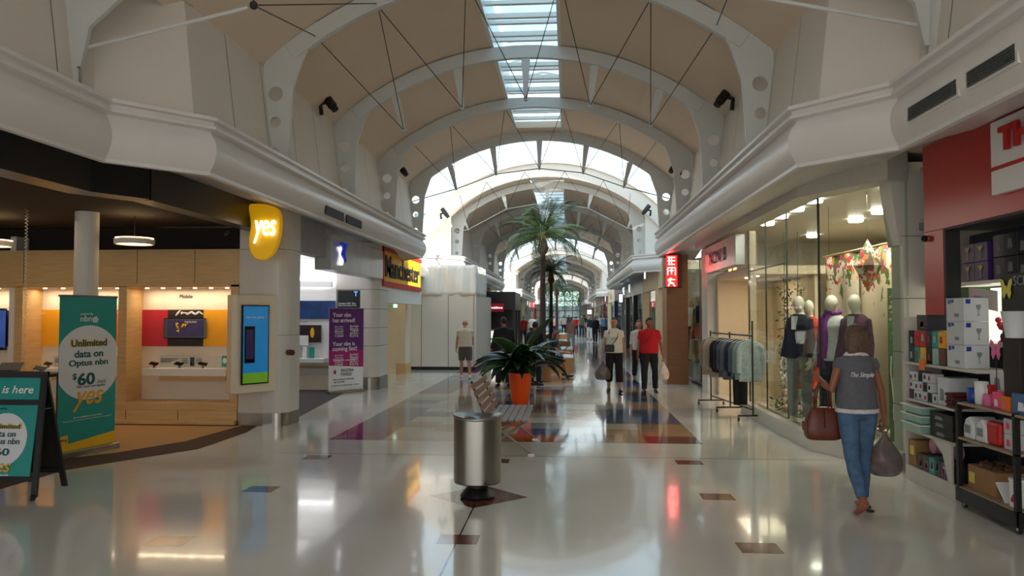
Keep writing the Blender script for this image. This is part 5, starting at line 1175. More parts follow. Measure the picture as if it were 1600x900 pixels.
for m_ in (m1, m4):
    g = G(); c_ = m_['sp'](1.40, 0); R_ = Matrix.Rotation(2.3, 3, 'Z')
    g.prism([c_+R_ @ Vector((-.05, .115, .03)), c_+R_ @ Vector((.05, .115, .03)), c_+R_ @ Vector((.03, .145, -.16)), c_+R_ @ Vector((-.03, .145, -.16))], R_ @ Vector((0, .01, 0))); g.build('blouse_front', 'blouse white', m_['T'], world=True)
sc = thing('scarf', 'long purple scarf wound round the neck of the white-jacket mannequin', 'scarf', tuple(m3['sp'](1.0, 0))); c_ = m3['sp'](1.47, -.01); R_ = Matrix.Rotation(2.2, 3, 'Z'); g = G()
g.tube([c_+R_ @ Vector((math.cos(k*PI/6)*.088, math.sin(k*PI/6)*.082, .015*math.sin(k))) for k in range(13)], .034, 8); g.tube([c_+R_ @ Vector((.05, .09, -.02)), c_+R_ @ Vector((.07, .16, -.2)), c_+R_ @ Vector((.075, .17, -.5)), c_+R_ @ Vector((.07, .17, -.75))], [(.045, .02), (.055, .02), (.06, .015), (.062, .012)], 8); g.tube([c_+R_ @ Vector((-.0, .10, -.02)), c_+R_ @ Vector((.01, .17, -.25)), c_+R_ @ Vector((.01, .175, -.62))], [(.045, .02), (.05, .018), (.05, .012)], 8); g.build('wrap', 'scarf purple', sc, world=True, remesh=.01, disp=.01)
mk('skin gold', (200, 160, 110), .4)
dummy(1094, 0, 20.0, 'golden mannequin in black and red underwear in the second window', ('tee', 'top dark print', 0), ('skirt', 'dress red', .35), 2.6, H=1.7, zb=.5, skin='gold')
dummy(1079, 0, 21.1, 'mannequin in white top at the far side of the second window', ('tee', 'blouse white', .2), ('jeans', 'trouser black', .9), 2.6, H=1.66, zb=.5, skin='gold')
# ------------------------------------------------ bin, bench, pot plant
t = thing('litter_bin', 'brushed steel round litter bin on a black cone foot', 'bin', (-.86, 7.28, 0))
g = G(); g.lathe([(.155, 0), (.165, .02), (.15, .04), (.10, .10), (.085, .15), (.085, .2)], seg=32); g.build('foot', 'black', t, smooth=False)
g = G()
def lip(k): return .775+.012*math.cos(k)
g.loft([[Vector((r*math.cos(2*PI*k/48), r*math.sin(2*PI*k/48), z if z < .7 else z+.012*math.cos(4*PI*k/48))) for k in range(48)] for r, z in ((.10, .145), (.218, .145), (.225, .155), (.225, .755), (.218, .758), (.218, .60), (.02, .60))], caps=False); b_o = g.build('drum', 'bright steel', t); b_o.data.shade_smooth(); d = b_o.modifiers.new('e', 'EDGE_SPLIT'); d.split_angle = .6
g = G(); g.loft([[Vector((r*math.cos(2*PI*k/48), r*math.sin(2*PI*k/48), z+.012*math.cos(4*PI*k/48))) for k in range(48)] for r, z in ((.18, .745), (.232, .75), (.235, .765), (.228, .775), (.16, .735), (.10, .70), (.10, .65))], caps=False); b_o = g.build('lid_ring', 'bright steel', t); b_o.data.shade_smooth()
g = G(); g.lathe([(.001, .66), (.10, .66)], seg=24, caps=False); g.build('opening', 'black', t)
g = G(); g.box(.09, .15, -.232, -.222, .16, .175); g.build('maker_plate', 'black', t)
mk('bench timber', (128, 92, 68), .45, var=.25, scale=4, stretch=(8, .6, 8)); mk('bench seat timber', (140, 130, 128), .3, var=.2, scale=4, stretch=(8, .6, 8))
t = thing('mall_bench', 'slatted timber bench with crossed steel legs behind the litter bin', 'bench', (-.78, 10.1, 0))
for k in range(5):
    z = .50+.085*k; x = -.235-.038*k; T_ = Matrix.Translation((x, 0, z)) @ Matrix.Rotation(-.35, 4, 'Y'); G().box(-.012, .012, -.8, .8, -.034, .034, T_).build('back_slat', 'bench timber', t, bevel=.005)
for k in range(6): G().box(-.20+.083*k, -.133+.083*k, -.8, .8, .425, .45).build('seat_slat', 'bench seat timber', t, bevel=.005)
for sy in (-.62, .55):
    g = G(); g.tube([(-.30, sy, .02), (.26, sy, .41)], .014, 8); g.build('leg', 'bright steel', t); g = G(); g.tube([(.32, sy, .02), (-.2, sy, .41)], .014, 8); g.build('leg', 'bright steel', t)
    g = G(); g.tube([(.28, sy, .41), (-.2, sy, .41), (-.26, sy, .48), (-.42, sy, .90)], .012, 8); g.build('support_bar', 'black', t)
    for x in (-.30, .32): G().box(x-.04, x+.04, sy-.015, sy+.015, 0, .02).build('foot_pad', 'bright steel', t)
mk('pot orange', (232, 84, 18), .35, var=.02); mk('soil', (40, 28, 20), .9, var=.3, scale=30); mk('plant leaf', (26, 48, 24), .28, var=.35, scale=6); mk('plant leaf light', (52, 84, 40), .3, var=.3, scale=6)
def strap(g, base, az_, L, rise, droop, w, n=9, fold=.25, roll=0):
    d = Vector((math.cos(az_), math.sin(az_), 0)); sd = Vector((-math.sin(az_), math.cos(az_), 0)); rows = []; p = Vector(base); ang = rise
    for i in range(n+1):
        q = i/n; ww = w*(math.sin(PI*min(1, .12+q*.88))**.7)*(1 if q > .28 else .12+q*1.0) if q < 1 else .002
        up = d*-math.sin(ang)+Vector((0, 0, 1))*math.cos(ang); s0 = sd; sd = s0*math.cos(roll)+up*math.sin(roll); up = up*math.cos(roll)-s0*math.sin(roll)
        rows.append([p-sd*ww+up*ww*fold, p-sd*ww*.5+up*ww*fold*.45, p, p+sd*ww*.5+up*ww*fold*.45, p+sd*ww+up*ww*fold]); sd = s0
        p = p+(d*math.cos(ang)+Vector((0, 0, 1))*math.sin(ang))*(L/n); ang -= droop/n
    g.loft(rows, False, closed=False)
q = PF(812, 633)
t = thing('potted_plant', 'broad-leaved dark green plant in a tall tapered orange pot', 'plant', (q.x, q.y+.15, 0))
g = G(); g.loft([[Vector((r*math.cos(2*PI*k/36), r*math.sin(2*PI*k/36), z)) for k in range(36)] for r, z in ((.001, 0), (.155, 0), (.16, .01), (.232, .60), (.222, .605), (.215, .54), (.001, .54))], caps=False); b_o = g.build('pot', 'pot orange', t); b_o.data.shade_smooth(); d = b_o.modifiers.new('e', 'EDGE_SPLIT'); d.split_angle = .6
G().lathe([(.001, .545), (.214, .55)], seg=24, caps=False).build('soil', 'soil', t)
rr = random.Random(8)
for i in range(46):
    g = G(); a_ = rr.uniform(0, 2*PI); L = rr.uniform(.75, 1.25); strap(g, (rr.uniform(-.1, .1), rr.uniform(-.1, .1), .54), a_, L, rr.uniform(.85, 1.5), rr.uniform(1.3, 2.5), rr.uniform(.085, .135), roll=rr.uniform(-.7, .7)); g.build('leaf', 'plant leaf' if i % 3 else 'plant leaf light', t, smooth=True, solid=.003)
for a_, L, rs, dr, w_ in ((.25, 1.38, 1.38, .75, .10), (2.6, 1.0, 1.2, .9, .08), (1.4, 1.1, 1.4, .4, .07), (3.2, 1.0, .95, 1.4, .08), (0.0, 1.0, .9, 1.3, .09)):
    g = G(); strap(g, (0, 0, .54), a_, L, rs, dr, w_, 12, roll=-1.1 if a_ < 2 else 1.1); g.build('leaf', 'plant leaf', t, smooth=True, solid=.003)
# second rank: steel bin, blue bin, planters
mk('bin blue', (24, 36, 90), .4); mk('planter timber', (196, 132, 66), .4, var=.15, scale=3, stretch=(1, 1, 10))
q = PF(806, 596); t = thing('recycling_bin', 'dark blue recycling bin standing behind the pot plant', 'bin', (q.x, q.y+.1, 0)); g = G(); g.loft([[Vector((sx*r, sy*r, z)) for sx, sy in ((-1, -1), (1, -1), (1, 1), (-1, 1))] for r, z in ((.2, 0), (.24, .85))]); g.build('tub', 'bin blue', t, bevel=.02); G().box(-.26, .26, -.26, .26, .85, .92).build('lid', 'black', t, bevel=.02)
g = G(); g.tube([(.05*math.cos(k*2*PI/3), -.245, .5+.05*math.sin(k*2*PI/3)) for k in range(4)], .008, 5); g.build('recycling_mark', 'white print', t)
q = PF(836, 600); t = thing('litter_bin', 'upright steel litter bin beside the timber seat block', 'bin', (q.x+.02, q.y+.35, 0)); g = G(); g.lathe([(.16, .05), (.18, .06), (.18, .8), (.15, .83)], seg=24); g.build('drum', 'bright steel', t); g = G(); g.lathe([(.14, 0), (.16, .05)], seg=24); g.build('foot', 'black', t)
t = thing('seat_block', 'timber block seat under the seated red-haired woman', 'bench', (-.75, 20.3, 0)); G().box(-.4, .28, -.45, .6, .0, .44).build('block', 'planter timber', t, bevel=.01); G().box(-.42, .30, -.47, .62, .44, .48).build('top', 'white gloss', t, bevel=.005)
pl_ = [(-1.0, .13, 22.8, 24.3, 'timber planter seat with bright front end, nearest in the middle of the mall'), (-1.4, .14, 28.2, 30.2, 'second timber planter seat along the middle of the mall'), (-1.7, .1, 36.9, 39.2, 'third timber planter seat with the second palm'), (-1.7, .1, 50.8, 53, 'farthest timber planter seat with the third palm')]
for x0, x1, y0, y1, lab in pl_:
    t = thing('planter_seat', lab, 'planter', ((x0+x1)/2, (y0+y1)/2, 0)); G().box(x0, x1, y0, y1, 0, .44).build('box', 'planter timber', t, world=True, bevel=.01); G().box(x0-.02, x1+.02, y0-.02, y1+.02, .44, .48).build('seat_top', 'white gloss', t, world=True, bevel=.005)
    pt = thing('low_plants', 'low dark green plants growing in the %s' % lab.split(' along')[0].split(' with')[0].replace('timber ', ''), 'plants', ((x0+x1)/2, (y0+y1)/2, .48)); g = G(); rr = random.Random(int(y0))
    for k in range(70): strap(g, (rr.uniform(-.45, .3), rr.uniform(-.5, .5), 0), rr.uniform(0, 6.28), rr.uniform(.25, .6), rr.uniform(.7, 1.5), rr.uniform(.6, 2), .03, 5)
    g.build('leaves', 'plant leaf', pt, solid=.003)
# ------------------------------------------------ palms
mk('palm bark', (66, 42, 32), .8, var=.4, scale=14, bump=.6, stretch=(1, 1, 4)); mk('palm fibre', (110, 52, 30), .9, var=.4, scale=20, bump=.6); mk('palm leaf', (66, 84, 34), .4, var=.35, scale=5)
def frond_mesh(seed, L=1.42, droop=1.7):
    rr = random.Random(seed); g = G(); pts = []; p = Vector((0, 0, 0)); ang = 0; n = 22
    for i in range(n+1):
        pts.append(p.copy()); p += Vector((math.cos(ang), 0, math.sin(ang)))*(L/n); ang -= droop/n*(.3+1.4*i/n)
    g.tube(pts, [.012*(1-.8*i/n)+.002 for i in range(n+1)], 5)
    for i in range(2, int(n*2.4)):
        q = i/int(n*2.4); k = min(n-1, int(q*n)); c = pts[k].lerp(pts[k+1], q*n-k); t_ = (pts[k+1]-pts[k]).normalized()
        for sg in (-1, 1):
            l_ = (.30*math.sin(PI*min(1, q*.9+.12))**.6)*rr.uniform(.85, 1.1)
            d = (t_*.62+Vector((0, sg*.75, -.28+rr.uniform(-.12, .12)))).normalized(); w = t_*.009; e_ = c+d*l_+Vector((0, 0, -.06*l_/.3)); m_ = c+d*l_*.5
            g.face([g.bm.verts.new(v) for v in (c-w*.6, m_-w, e_, m_+w)])
    bmesh.ops.recalc_face_normals(g.bm, faces=g.bm.faces); me = bpy.data.meshes.new('frond'); g.bm.to_mesh(me); g.bm.free(); me.materials.append(M['palm leaf']); return me
FM = [frond_mesh(1), frond_mesh(2, 1.3, 2.3), frond_mesh(3, 1.45, 1.2)]
def palm(x, y, zc, lab, nf=34, seed=1, sc=1.0):
    t = thing('palm_tree', lab, 'palm', (x, y, 0)); rr = random.Random(seed)
    g = G(); g.lathe([(.12, .485), (.105, .6), (.09, 1.5), (.082, 2.6), (.08, zc-.4)], seg=14); g.build('trunk', 'palm bark', t, smooth=True)
    g = G(); g.lathe([(.07, zc-.72), (.14, zc-.64), (.18, zc-.52), (.14, zc-.38), (.10, zc-.2), (.08, zc), (.03, zc+.12)], seg=16); g.build('crown_base', 'palm fibre', t, smooth=True)
    for i in range(nf):
        o = bpy.data.objects.new('frond', rr.choice(FM)); COL.objects.link(o); o.parent = t
        el = rr.uniform(.0, 1.25) if i % 3 else rr.uniform(-.45, .2); o.location = (0, 0, zc-.05); o.rotation_euler = (rr.uniform(-.3, .3), -el, i*2.399+rr.uniform(-.2, .2)); s_ = sc*rr.uniform(.8, 1.05); o.scale = (s_, s_, s_)
p_ = PY(848, 362, 23.4); palm(p_.x, 23.4, p_.z, 'tallest nearest palm with sunlit crown in the middle of the mall', 36, 1, 1.2)
p_ = PY(861, 421, 38); palm(p_.x, 38, p_.z, 'second palm, just behind and right of the nearest palm', 30, 2)
p_ = PY(870, 446, 52); palm(p_.x, 52, p_.z, 'third and farthest palm in the middle of the mall', 26, 3)
# ------------------------------------------------ clothes rack
cols_ = [('beige coat', (150, 134, 118)), ('sand cardigan', (176, 158, 138)), ('taupe jacket', (160, 142, 124)), ('black coat', (24, 24, 28)), ('charcoal jacket', (44, 44, 52)), ('slate denim jacket', (84, 88, 98)), ('grey denim jacket', (100, 104, 112)), ('dark navy shirt', (36, 42, 56)), ('blue grey shirt', (88, 100, 108)), ('pale blue blouse', (128, 140, 142)), ('mint blouse', (158, 174, 170))]
rk = thing('clothes_rack', 'black tubular clothes rack on castors outside the fashion shop', 'clothes rack', (2.85, 13.8, 0), 0)
RA = Vector((2.72, 15.0, 0)); RB = Vector((2.98, 12.75, 0)); ud = (RB-RA).normalized(); nd = Vector((ud.y, -ud.x, 0))
g = G(); g.tube([RA+Vector((0, 0, 1.38)), RB+Vector((0, 0, 1.38))], .014, 8); g.build('rail', 'black', rk, world=True)
g = G(); g.tube([RA+Vector((0, 0, .18)), RB+Vector((0, 0, .18))], .012, 8); g.build('lower_rail', 'black', rk, world=True)
for E_ in (RA, RA.lerp(RB, .5), RB):
    g = G(); g.tube([E_+Vector((0, 0, .08)), E_+Vector((0, 0, 1.42 if E_ is not RB else 1.62))], .014, 8); g.tube([E_+nd*-.25+Vector((0, 0, .09)), E_+nd*.25+Vector((0, 0, .09))], .014, 8); g.build('post', 'black', rk, world=True)
    for sg in (-1, 1): c_ = E_+nd*.24*sg; G().tube([c_+Vector((-.012, 0, .035)), c_+Vector((.012, 0, .035))], .035, 12).build('castor', 'black', rk, world=True)
for i, (nm, c_) in enumerate(cols_):
    cloth('g '+nm, c_, .15, 20); P = RA.lerp(RB, .04+.92*i/(len(cols_)-1)); t = thing('garment', '%s on a hanger, number %s from the far end of the clothes rack' % (nm, ['one', 'two', 'three', 'four', 'five', 'six', 'seven', 'eight', 'nine', 'ten', 'eleven'][i]), 'clothing', (P.x, P.y, 1.38), math.atan2(nd.y, nd.x), 'clothes on the rack')
    rr = random.Random(i); L = rr.uniform(.66, .82) if i not in (4,) else .7; rings = []
    for z, w, dp in ((-.075, .03, .02), (-.09, .07, .03), (-.13, .15, .035), (-.17, .175, .04), (-.35, .17, .045), (-L*.75, .185, .05), (-L, .195, .055)):
        rings.append([Vector((math.cos(a_)*w*(1+.06*math.sin(a_*6+i+z*4)), math.sin(a_)*dp*(1+.2*math.sin(a_*5+z*6)), z)) for a_ in [2*PI*k/24 for k in range(24)]])
    g = G(); g.loft(rings)
    for sg in (-1, 1): g.tube([(sg*.13, 0, -.14), (sg*.19, .0, -.22), (sg*.205, .01, -.45), (sg*.205, .02, -.62)], [(.04, .03), (.048, .04), (.042, .036), (.038, .034)], 10)
    g.build('cloth', 'g '+nm, t, remesh=.012, disp=.015)
    g = G(); g.tube([(-.17, 0, -.13), (0, 0, -.065), (.17, 0, -.13)], .006, 6); g.tube([(0, 0, -.065), (0, 0, -.01), (.012, 0, .018), (0, 0, .028), (-.014, 0, .016)], .003, 5); g.build('hanger', 'white gloss', t)
t = thing('trousers', 'black trousers hanging low from the near end of the clothes rack', 'clothing', (2.9, 13.3, .2)); g = G()
for sg in (-1, 1): g.tube([(sg*.05, 0, .62), (sg*.06, 0, .3), (sg*.055, 0, 0)], [(.07, .03), (.065, .025), (.06, .02)], 10)
g.build('cloth', 'trouser black', t, smooth=True)
# ------------------------------------------------ gift shop: rack, trolley and goods
mk('shelf white', (205, 198, 186), .5); mk('cardboard', (150, 112, 72), .8, var=.06); mk('box white', (205, 208, 212), .5, var=.03); mk('box purple', (72, 40, 110), .4); mk('box navy', (26, 28, 44), .4); mk('box green', (50, 120, 40), .5)
mk('mint', (150, 190, 176), .4); mk('maroon cloth', (90, 24, 34), .8, var=.3); mk('pink', (230, 110, 160), .5); mk('blue mug', (30, 70, 160), .3); mk('box brown', (90, 66, 48), .5); mk('red box', (196, 34, 30), .5); mk('sticker pink', (250, 80, 130), .5); mk('flower red', (190, 40, 50), .6); mk('butterfly yellow', (214, 206, 90), .6); mk('tumbler steel', (120, 120, 122), .4, metal=.7)
rk = thing('shop_rack', 'white shop shelving unit packed with boxes at the gift shop entrance', 'shelving', (3.75, 7.95, 0))
for z, w_ in ((1.23, .40), (.85, .40), (.53, .36)): G().box(3.55, 3.55+w_, 7.0 if z > 1 else 7.42, 8.45, z-.025, z).build('shelf', 'shelf white', rk, world=True, bevel=.004)
G().box(3.55, 3.95, 7.42, 8.46, 0, .15).build('plinth', 'shelf white', rk, world=True, bevel=.004); G().box(3.55, 3.93, 8.44, 8.455, .15, 1.7).build('end_panel', 'shelf white', rk, world=True); G().box(3.93, 3.95, 7.42, 8.45, .15, 1.22).build('back_panel', 'shop dark', rk, world=True)
g = G(); g.prism([(3.53, 7.43, .15), (3.53, 7.50, .15), (3.53, 7.6, .4), (3.53, 7.8, .52), (3.53, 7.43, .52)], (.02, 0, 0)); g.build('arched_bracket', 'shelf white', rk, world=True)
def item(name, label, y0, y1, z0, z1, x0, x1, m, grp=None, art=None, bev=.004, seed=0):
    """a printed box whose faces carry small colour blocks"""
    t = thing(name, label, 'box' if 'box' in name else name.replace('_', ' '), ((x0+x1)/2, (y0+y1)/2, z0), 0, grp)
    G().box(x0, x1, y0, y1, z0, z1).build('carton', m, t, world=True, bevel=bev)
    rr = random.Random(seed); h = z1-z0; w = y1-y0
    for a_ in (art or []):
        g = G(); k = rr.random()
        yy = y0+w*rr.uniform(.3, .6); zz = z0+h*rr.uniform(.35, .6)
        g.prism([(x0-.003, yy-w*.18, zz-h*.2), (x0-.003, yy+w*.2, zz-h*.22), (x0-.003, yy+w*.15, zz+h*.22), (x0-.003, yy-w*.12, zz+h*.18)], (.003, 0, 0))
        if 0: g.prism([(x0+(x1-x0)*.25, y0-.003, zz-h*.2), (x0+(x1-x0)*.7, y0-.003, zz-h*.2), (x0+(x1-x0)*.6, y0-.003, zz+h*.2), (x0+(x1-x0)*.35, y0-.003, zz+h*.15)], (0, .003, 0))
        g.build('print', a_, t, world=True)
    return t
ORD = ['first', 'second', 'third', 'fourth', 'fifth', 'sixth', 'seventh', 'eighth', 'ninth', 'tenth']
# white boxes with blue print, three high two wide
for r_ in range(3):
    z0 = 1.232+.215*r_
    t = item('glassware_box', 'white glassware box with blue corner tags, %s of the tall stack' % ('bottom', 'middle', 'top')[r_], 7.24, 7.56, z0, z0+.213, 3.57, 3.79, 'box white', 'stacked white glassware boxes')
    g = G(); g.box(3.566, 3.57, 7.48, 7.52, z0+.16, z0+.2); g.build('blue_tag', 'blue mug', t, world=True); g = G(); g.box(3.566, 3.57, 7.42, 7.46, z0+.17, z0+.2); g.build('blue_tag', 'blue mug', t, world=True)
    g = G(); g.box(3.59, 3.63, 7.236, 7.24, z0+.16, z0+.2); g.build('blue_tag', 'blue mug', t, world=True)
    g = G(); g.lathe([(.02, 0), (.004, .006), (.004, .05), (.02, .07), (.022, .10)], (3.70, 7.237, z0+.05), 8); b_o = g.build('glass_print', 'fine grey', t, world=True); 
    for v in b_o.data.vertices: v.co.y = (7.237-t.location.y)+(v.co.y-(7.237-t.location.y))*.1
    G().box(3.566, 3.57, 7.33, 7.40, z0+.04, z0+.07).build('glass_print', 'fine grey', t, world=True)
rr = random.Random(77); pal = ['box navy', 'box brown', 'teal', 'shop dark', 'poster amber', 'red box', 'dark print', 'flower red', 'mint']
for r_ in range(2):
    for c in range(6):
        y1 = 8.40-.13*c; item('picture_box', 'small dark printed box, %s from the left in the %s row beside the white stack' % (ORD[c], ('lower', 'upper')[r_]), y1-.12, y1, 1.232+.165*r_, 1.232+.165*r_+.16, 3.58, 3.76, pal[(c*2+r_*3) % 9], 'small printed boxes on the top shelf', ['bright linen' if c % 2 else 'mint'], seed=c+r_*9)
item('gift_box', 'black box with red and green print on top of the small boxes', 8.02, 8.25, 1.562, 1.72, 3.6, 3.8, 'box navy', None, ['flower red', 'box green'], seed=3)
t = thing('price_card', 'orange price card hanging from the edge of the top shelf', 'card', (3.545, 8.0, 1.2)); G().box(3.535, 3.54, 7.95, 8.07, 1.17, 1.28).build('card', 'poster orange', t, world=True)
for r_ in range(3):
    for c in range(6):
        y1 = 8.40-.1*c
        if c == 5 and r_: continue
        item('mini_box', 'small white box with sketch print, %s from the left, %s row of the second shelf' % (ORD[c], ('bottom', 'middle', 'top')[r_]), y1-.095, y1, .852+.095*r_, .852+.095*r_+.092, 3.58, 3.70, 'box white' if (c+r_) % 4 else 'box navy', 'small white boxes on the second shelf', ['dark print' if (c+r_) % 3 else 'bright linen'], seed=c*3+r_)
item('appliance_box', 'larger grey white box right of the small white boxes', 7.56, 7.78, .852, 1.12, 3.58, 3.85, 'box white', None, ['fine grey'], seed=8)
for k in range(4): t = thing('folded_cloth', 'dark red folded cloth, %s layer from the bottom on the second shelf' % ORD[k], 'cloth', (3.65, 7.5, .852+.035*k), 0, 'dark red folded cloths'); g = G(); g.cbox((3.64, 7.47+.02*(k % 2), .852+.0175+.035*k), (.2, .15, .033)); g.build('fold', 'maroon cloth', t, world=True, bevel=.012)
for k in range(3):
    t = thing('storage_tray', 'mint lidded storage tray, %s of the stack under the second shelf' % ('bottom', 'middle', 'top')[k], 'tray', (3.7, 8.3, .532+.09*k), 0, 'mint storage trays'); g = G(); z = .532+.09*k
    g.loft([[Vector((3.66+sx*(.15+e), 8.22+sy*(.22+e), zz)) for sx, sy in ((-1, -1), (1, -1), (1, 1), (-1, 1))] for e, zz in ((-.02, z), (0, z+.07))]); g.build('tray', 'mint', t, world=True, bevel=.008); G().box(3.50, 3.82, 7.99, 8.45, z+.07, z+.082).build('lid', 'white gloss', t, world=True, bevel=.004)
for k in range(3): item('black_carton', 'flat black carton, %s of the pile beside the mint trays' % ('bottom', 'middle', 'top')[k], 7.5, 7.95, .532+.08*k, .532+.08*k+.078, 3.58, 3.84, 'black', 'flat black cartons', ['fine grey'], seed=k)
t = item('cardboard_box', 'tall cardboard box at the left end of the bottom shelf', 8.26, 8.42, .152, .42, 3.57, 3.75, 'cardboard'); G().box(3.565, 3.57, 8.30, 8.38, .27, .36).build('sticker', 'butterfly yellow', t, world=True)
for k in range(2): t = thing('ribbon_roll', 'pink roll standing behind the bottle box, %s one' % ('left', 'right')[k], 'roll', (3.72, 8.15-.35*k, .31), 0, 'pink rolls'); g = G(); c_ = Vector((3.68, 8.13-.36*k, .39)); g.tube([c_, c_+Vector((.1, 0, 0))], .075, 18); g.build('roll', 'pink soft', t, world=True)

for k in range(6): item('bottle_box', 'dark box of bottles, %s from the left on the bottom shelf' % ORD[k], 8.22-.125*k-.12, 8.22-.125*k, .152, .31, 3.57, 3.76, ['box navy', 'box brown', 'teal', 'box navy', 'box purple', 'shop dark'][k], 'boxes of bottles on the bottom shelf', ['mint', 'flower red'], seed=k+30)
# upper goods inside the opening
t = thing('wall_shelf', 'lit white glass shelf high inside the gift shop', 'shelf', (4.2, 7.6, 2.0)); G().box(3.98, 4.5, 6.0, 8.88, 2.02, 2.05).build('shelf_board', 'white gloss', t, world=True); G().box(4.42, 4.45, 6.4, 8.9, 1.45, 2.0).build('lit_panel', 'case light', t, world=True); G().box(3.98, 4.5, 6.0, 8.88, 1.42, 1.45).build('lower_board', 'white gloss', t, world=True); G().box(4.46, 4.5, 6.0, 8.88, 0, 2.6).build('slat_wall', 'slat navy', t, world=True)

for r_ in range(2):
    for c in range(2):
        y1 = 8.16-.24*c; z0 = 2.052+.19*r_; t = item('glasses_box', 'purple box printed with a margarita glass, %s %s of the four' % (('lower', 'upper')[r_], ('left', 'right')[c]), y1-.235, y1, z0, z0+.187, 4.02, 4.3, 'box purple', 'purple glasses boxes')
        g = G(); g.lathe([(.03, 0), (.006, .01), (.006, .07), (.02, .08), (.05, .12)], (4.012, y1-.12, z0+.03), 10); b_o = g.build('glass_print', 'butterfly yellow', t, world=False); b_o.data.transform(Matrix.Translation((4.012, 0, 0)) @ Matrix.Scale(.1, 4, (1, 0, 0)) @ Matrix.Translation((-4.012, 0, 0))); b_o.data.transform(MW[t.name].inverted())
for r_ in range(2):
    for c in range(4):
        y1 = 7.64-.2*c; z0 = 2.052+.215*r_; t = item('stemware_box', 'black box printed with a wine glass, %s row, %s from the left' % (('lower', 'upper')[r_], ORD[c]), y1-.195, y1, z0, z0+.21, 4.05, 4.3, 'box navy', 'black stemware boxes', ['fine grey'], seed=c)
t = item('green_box', 'plain green box under the purple boxes', 7.98, 8.25, 1.80, 2.0, 4.0, 4.2, 'box green')
t = thing('paper_notice', 'curled white paper notice hung in front of the lit case', 'notice', (3.96, 7.6, 1.9)); g = G(); g.loft([[Vector((3.95+.03*math.sin(s_*3), 7.9-.5*s_, z-.05*s_)) for s_ in [k/8 for k in range(9)]] for z in (1.80, 1.99)], False, closed=False); g.build('sheet', 'white print', t, world=True, solid=.003); text('CLEARANCE', (3.94, 7.66, 1.88), (0, -1, -.1), (0, 0, 1), 'fine grey', t, w=.25)
for k in range(4):
    c_ = Vector((4.2, 7.75-.17*k, 1.452)); t = thing('flower_ornament', 'red artificial flower ornament, %s from the left in the lit case' % ORD[k], 'ornament', tuple(c_), 0, 'flower ornaments in the lit case'); g = G(); g.lathe([(.03, 0), (.04, .06), (.03, .09)], seg=12); g.build('vase', 'plant leaf light' if k % 2 else 'maroon cloth', t); g = G(); rr = random.Random(k)
    for j in range(9): g.ball((rr.uniform(-.06, .06), rr.uniform(-.06, .06), rr.uniform(.1, .22)), .03, 7)
    g.build('blooms', 'flower red', t)
t = thing('display_board', 'tall black board with yellow butterfly at the right edge', 'board', (3.7, 6.9, 1.3)); G().box(3.66, 3.70, 6.1, 6.79, 1.24, 2.06).build('board', 'black', t, world=True)
def butterfly(t, c, s_, m, rz=0):
    g = G()
    for sg in (-1, 1):
        g.prism([c+Vector((0, -sg*y*s_, z*s_)) for y, z in ((.02, .0), (.25, .45), (.45, .55), (.5, .35), (.35, .05), (.4, -.2), (.25, -.45), (.12, -.3))], (.004, 0, 0))
    g.tube([c+Vector((0, 0, -.2*s_)), c+Vector((0, 0, .2*s_))], .03*s_, 6); g.build('butterfly', m, t, world=True)
butterfly(t, Vector((3.65, 6.70, 1.93)), .17, 'butterfly yellow'); text('SCENT', (3.65, 6.42, 2.0), (0, -1, 0), (0, 0, 1), 'fine grey', t, w=.34)
t = thing('butterfly_ornament', 'pink butterfly ornament clipped under the grey bucket', 'ornament', (3.55, 6.86, 1.35)); butterfly(t, Vector((3.58, 6.75, 1.42)), .17, 'pink'); G().tube([(3.585, 6.75, .945), (3.585, 6.75, 1.4)], .004, 5).build('stem', 'black', t, world=True)
c_ = PX(1588, 528, 3.6); t = thing('bucket', 'pale grey bucket on the upper display at the right edge', 'bucket', (3.6, c_.y, c_.z)); g = G(); g.lathe([(.075, 0), (.105, .21), (.112, .215), (.10, .21), (.07, .01)], seg=24, caps=False); g.build('pail', 'disc grey', t, smooth=True)
t2 = thing('display_stand', 'dark display riser carrying the grey bucket', 'stand', (3.62, c_.y, .945)); G().box(-.06, .10, -.12, .12, 0, c_.z-.945).build('riser', 'dark timber', t2, bevel=.005)
# trolley
tr = thing('shop_trolley', 'black framed wooden shop trolley on castors loaded with gifts', 'trolley', (3.7, 6.7, 0))
for x in (3.50, 3.92):
    for y in (6.33, 7.22): G().box(x-.02, x+.02, y-.02, y+.02, .08, .95).build('post', 'black', tr, world=True)
for z in (.94, .63, .19): G().box(3.48, 3.94, 6.15 if z > .9 else 6.31, 7.24, z-.02, z).build('shelf', 'shelf board', tr, world=True, bevel=.003)

G().box(3.47, 3.49, 6.31, 7.24, .06, .18).build('skirt', 'black', tr, world=True); G().box(3.49, 3.94, 6.30, 6.32, .06, .18).build('skirt', 'black', tr, world=True)
for x in (3.52, 3.9):
    for y in (6.36, 7.18):
        w_ = G().tube([(x-.012, y, .038), (x+.012, y, .038)], .036, 14).build('castor', 'black', tr, world=True); g = G(); g.box(x-.018, x+.018, y-.02, y+.02, .055, .075); g.tube([(x-.014, y, .038), (x+.014, y, .038)], .014, 10); g.build('castor_fork', 'bright steel', w_); w_.children[0].data.transform(MW[tr.name].inverted())
def mug(y, m, lab, z=.942, x=3.58, r=.05, h=.13, handle=True):
    t = thing('mug', lab, 'mug', (x, y, z)); g = G(); g.lathe([(r*.8, 0), (r, .01), (r, h), (r*.9, h), (r*.85, .02)], seg=20, caps=False); g.build('cup', m, t, smooth=True)
    if handle: g = G(); g.tube([(0, -r*.95, h*.8), (0, -r*1.5, h*.75), (0, -r*1.6, h*.4), (0, -r*.95, h*.25)], .008, 6); g.build('handle', m, t, smooth=True)
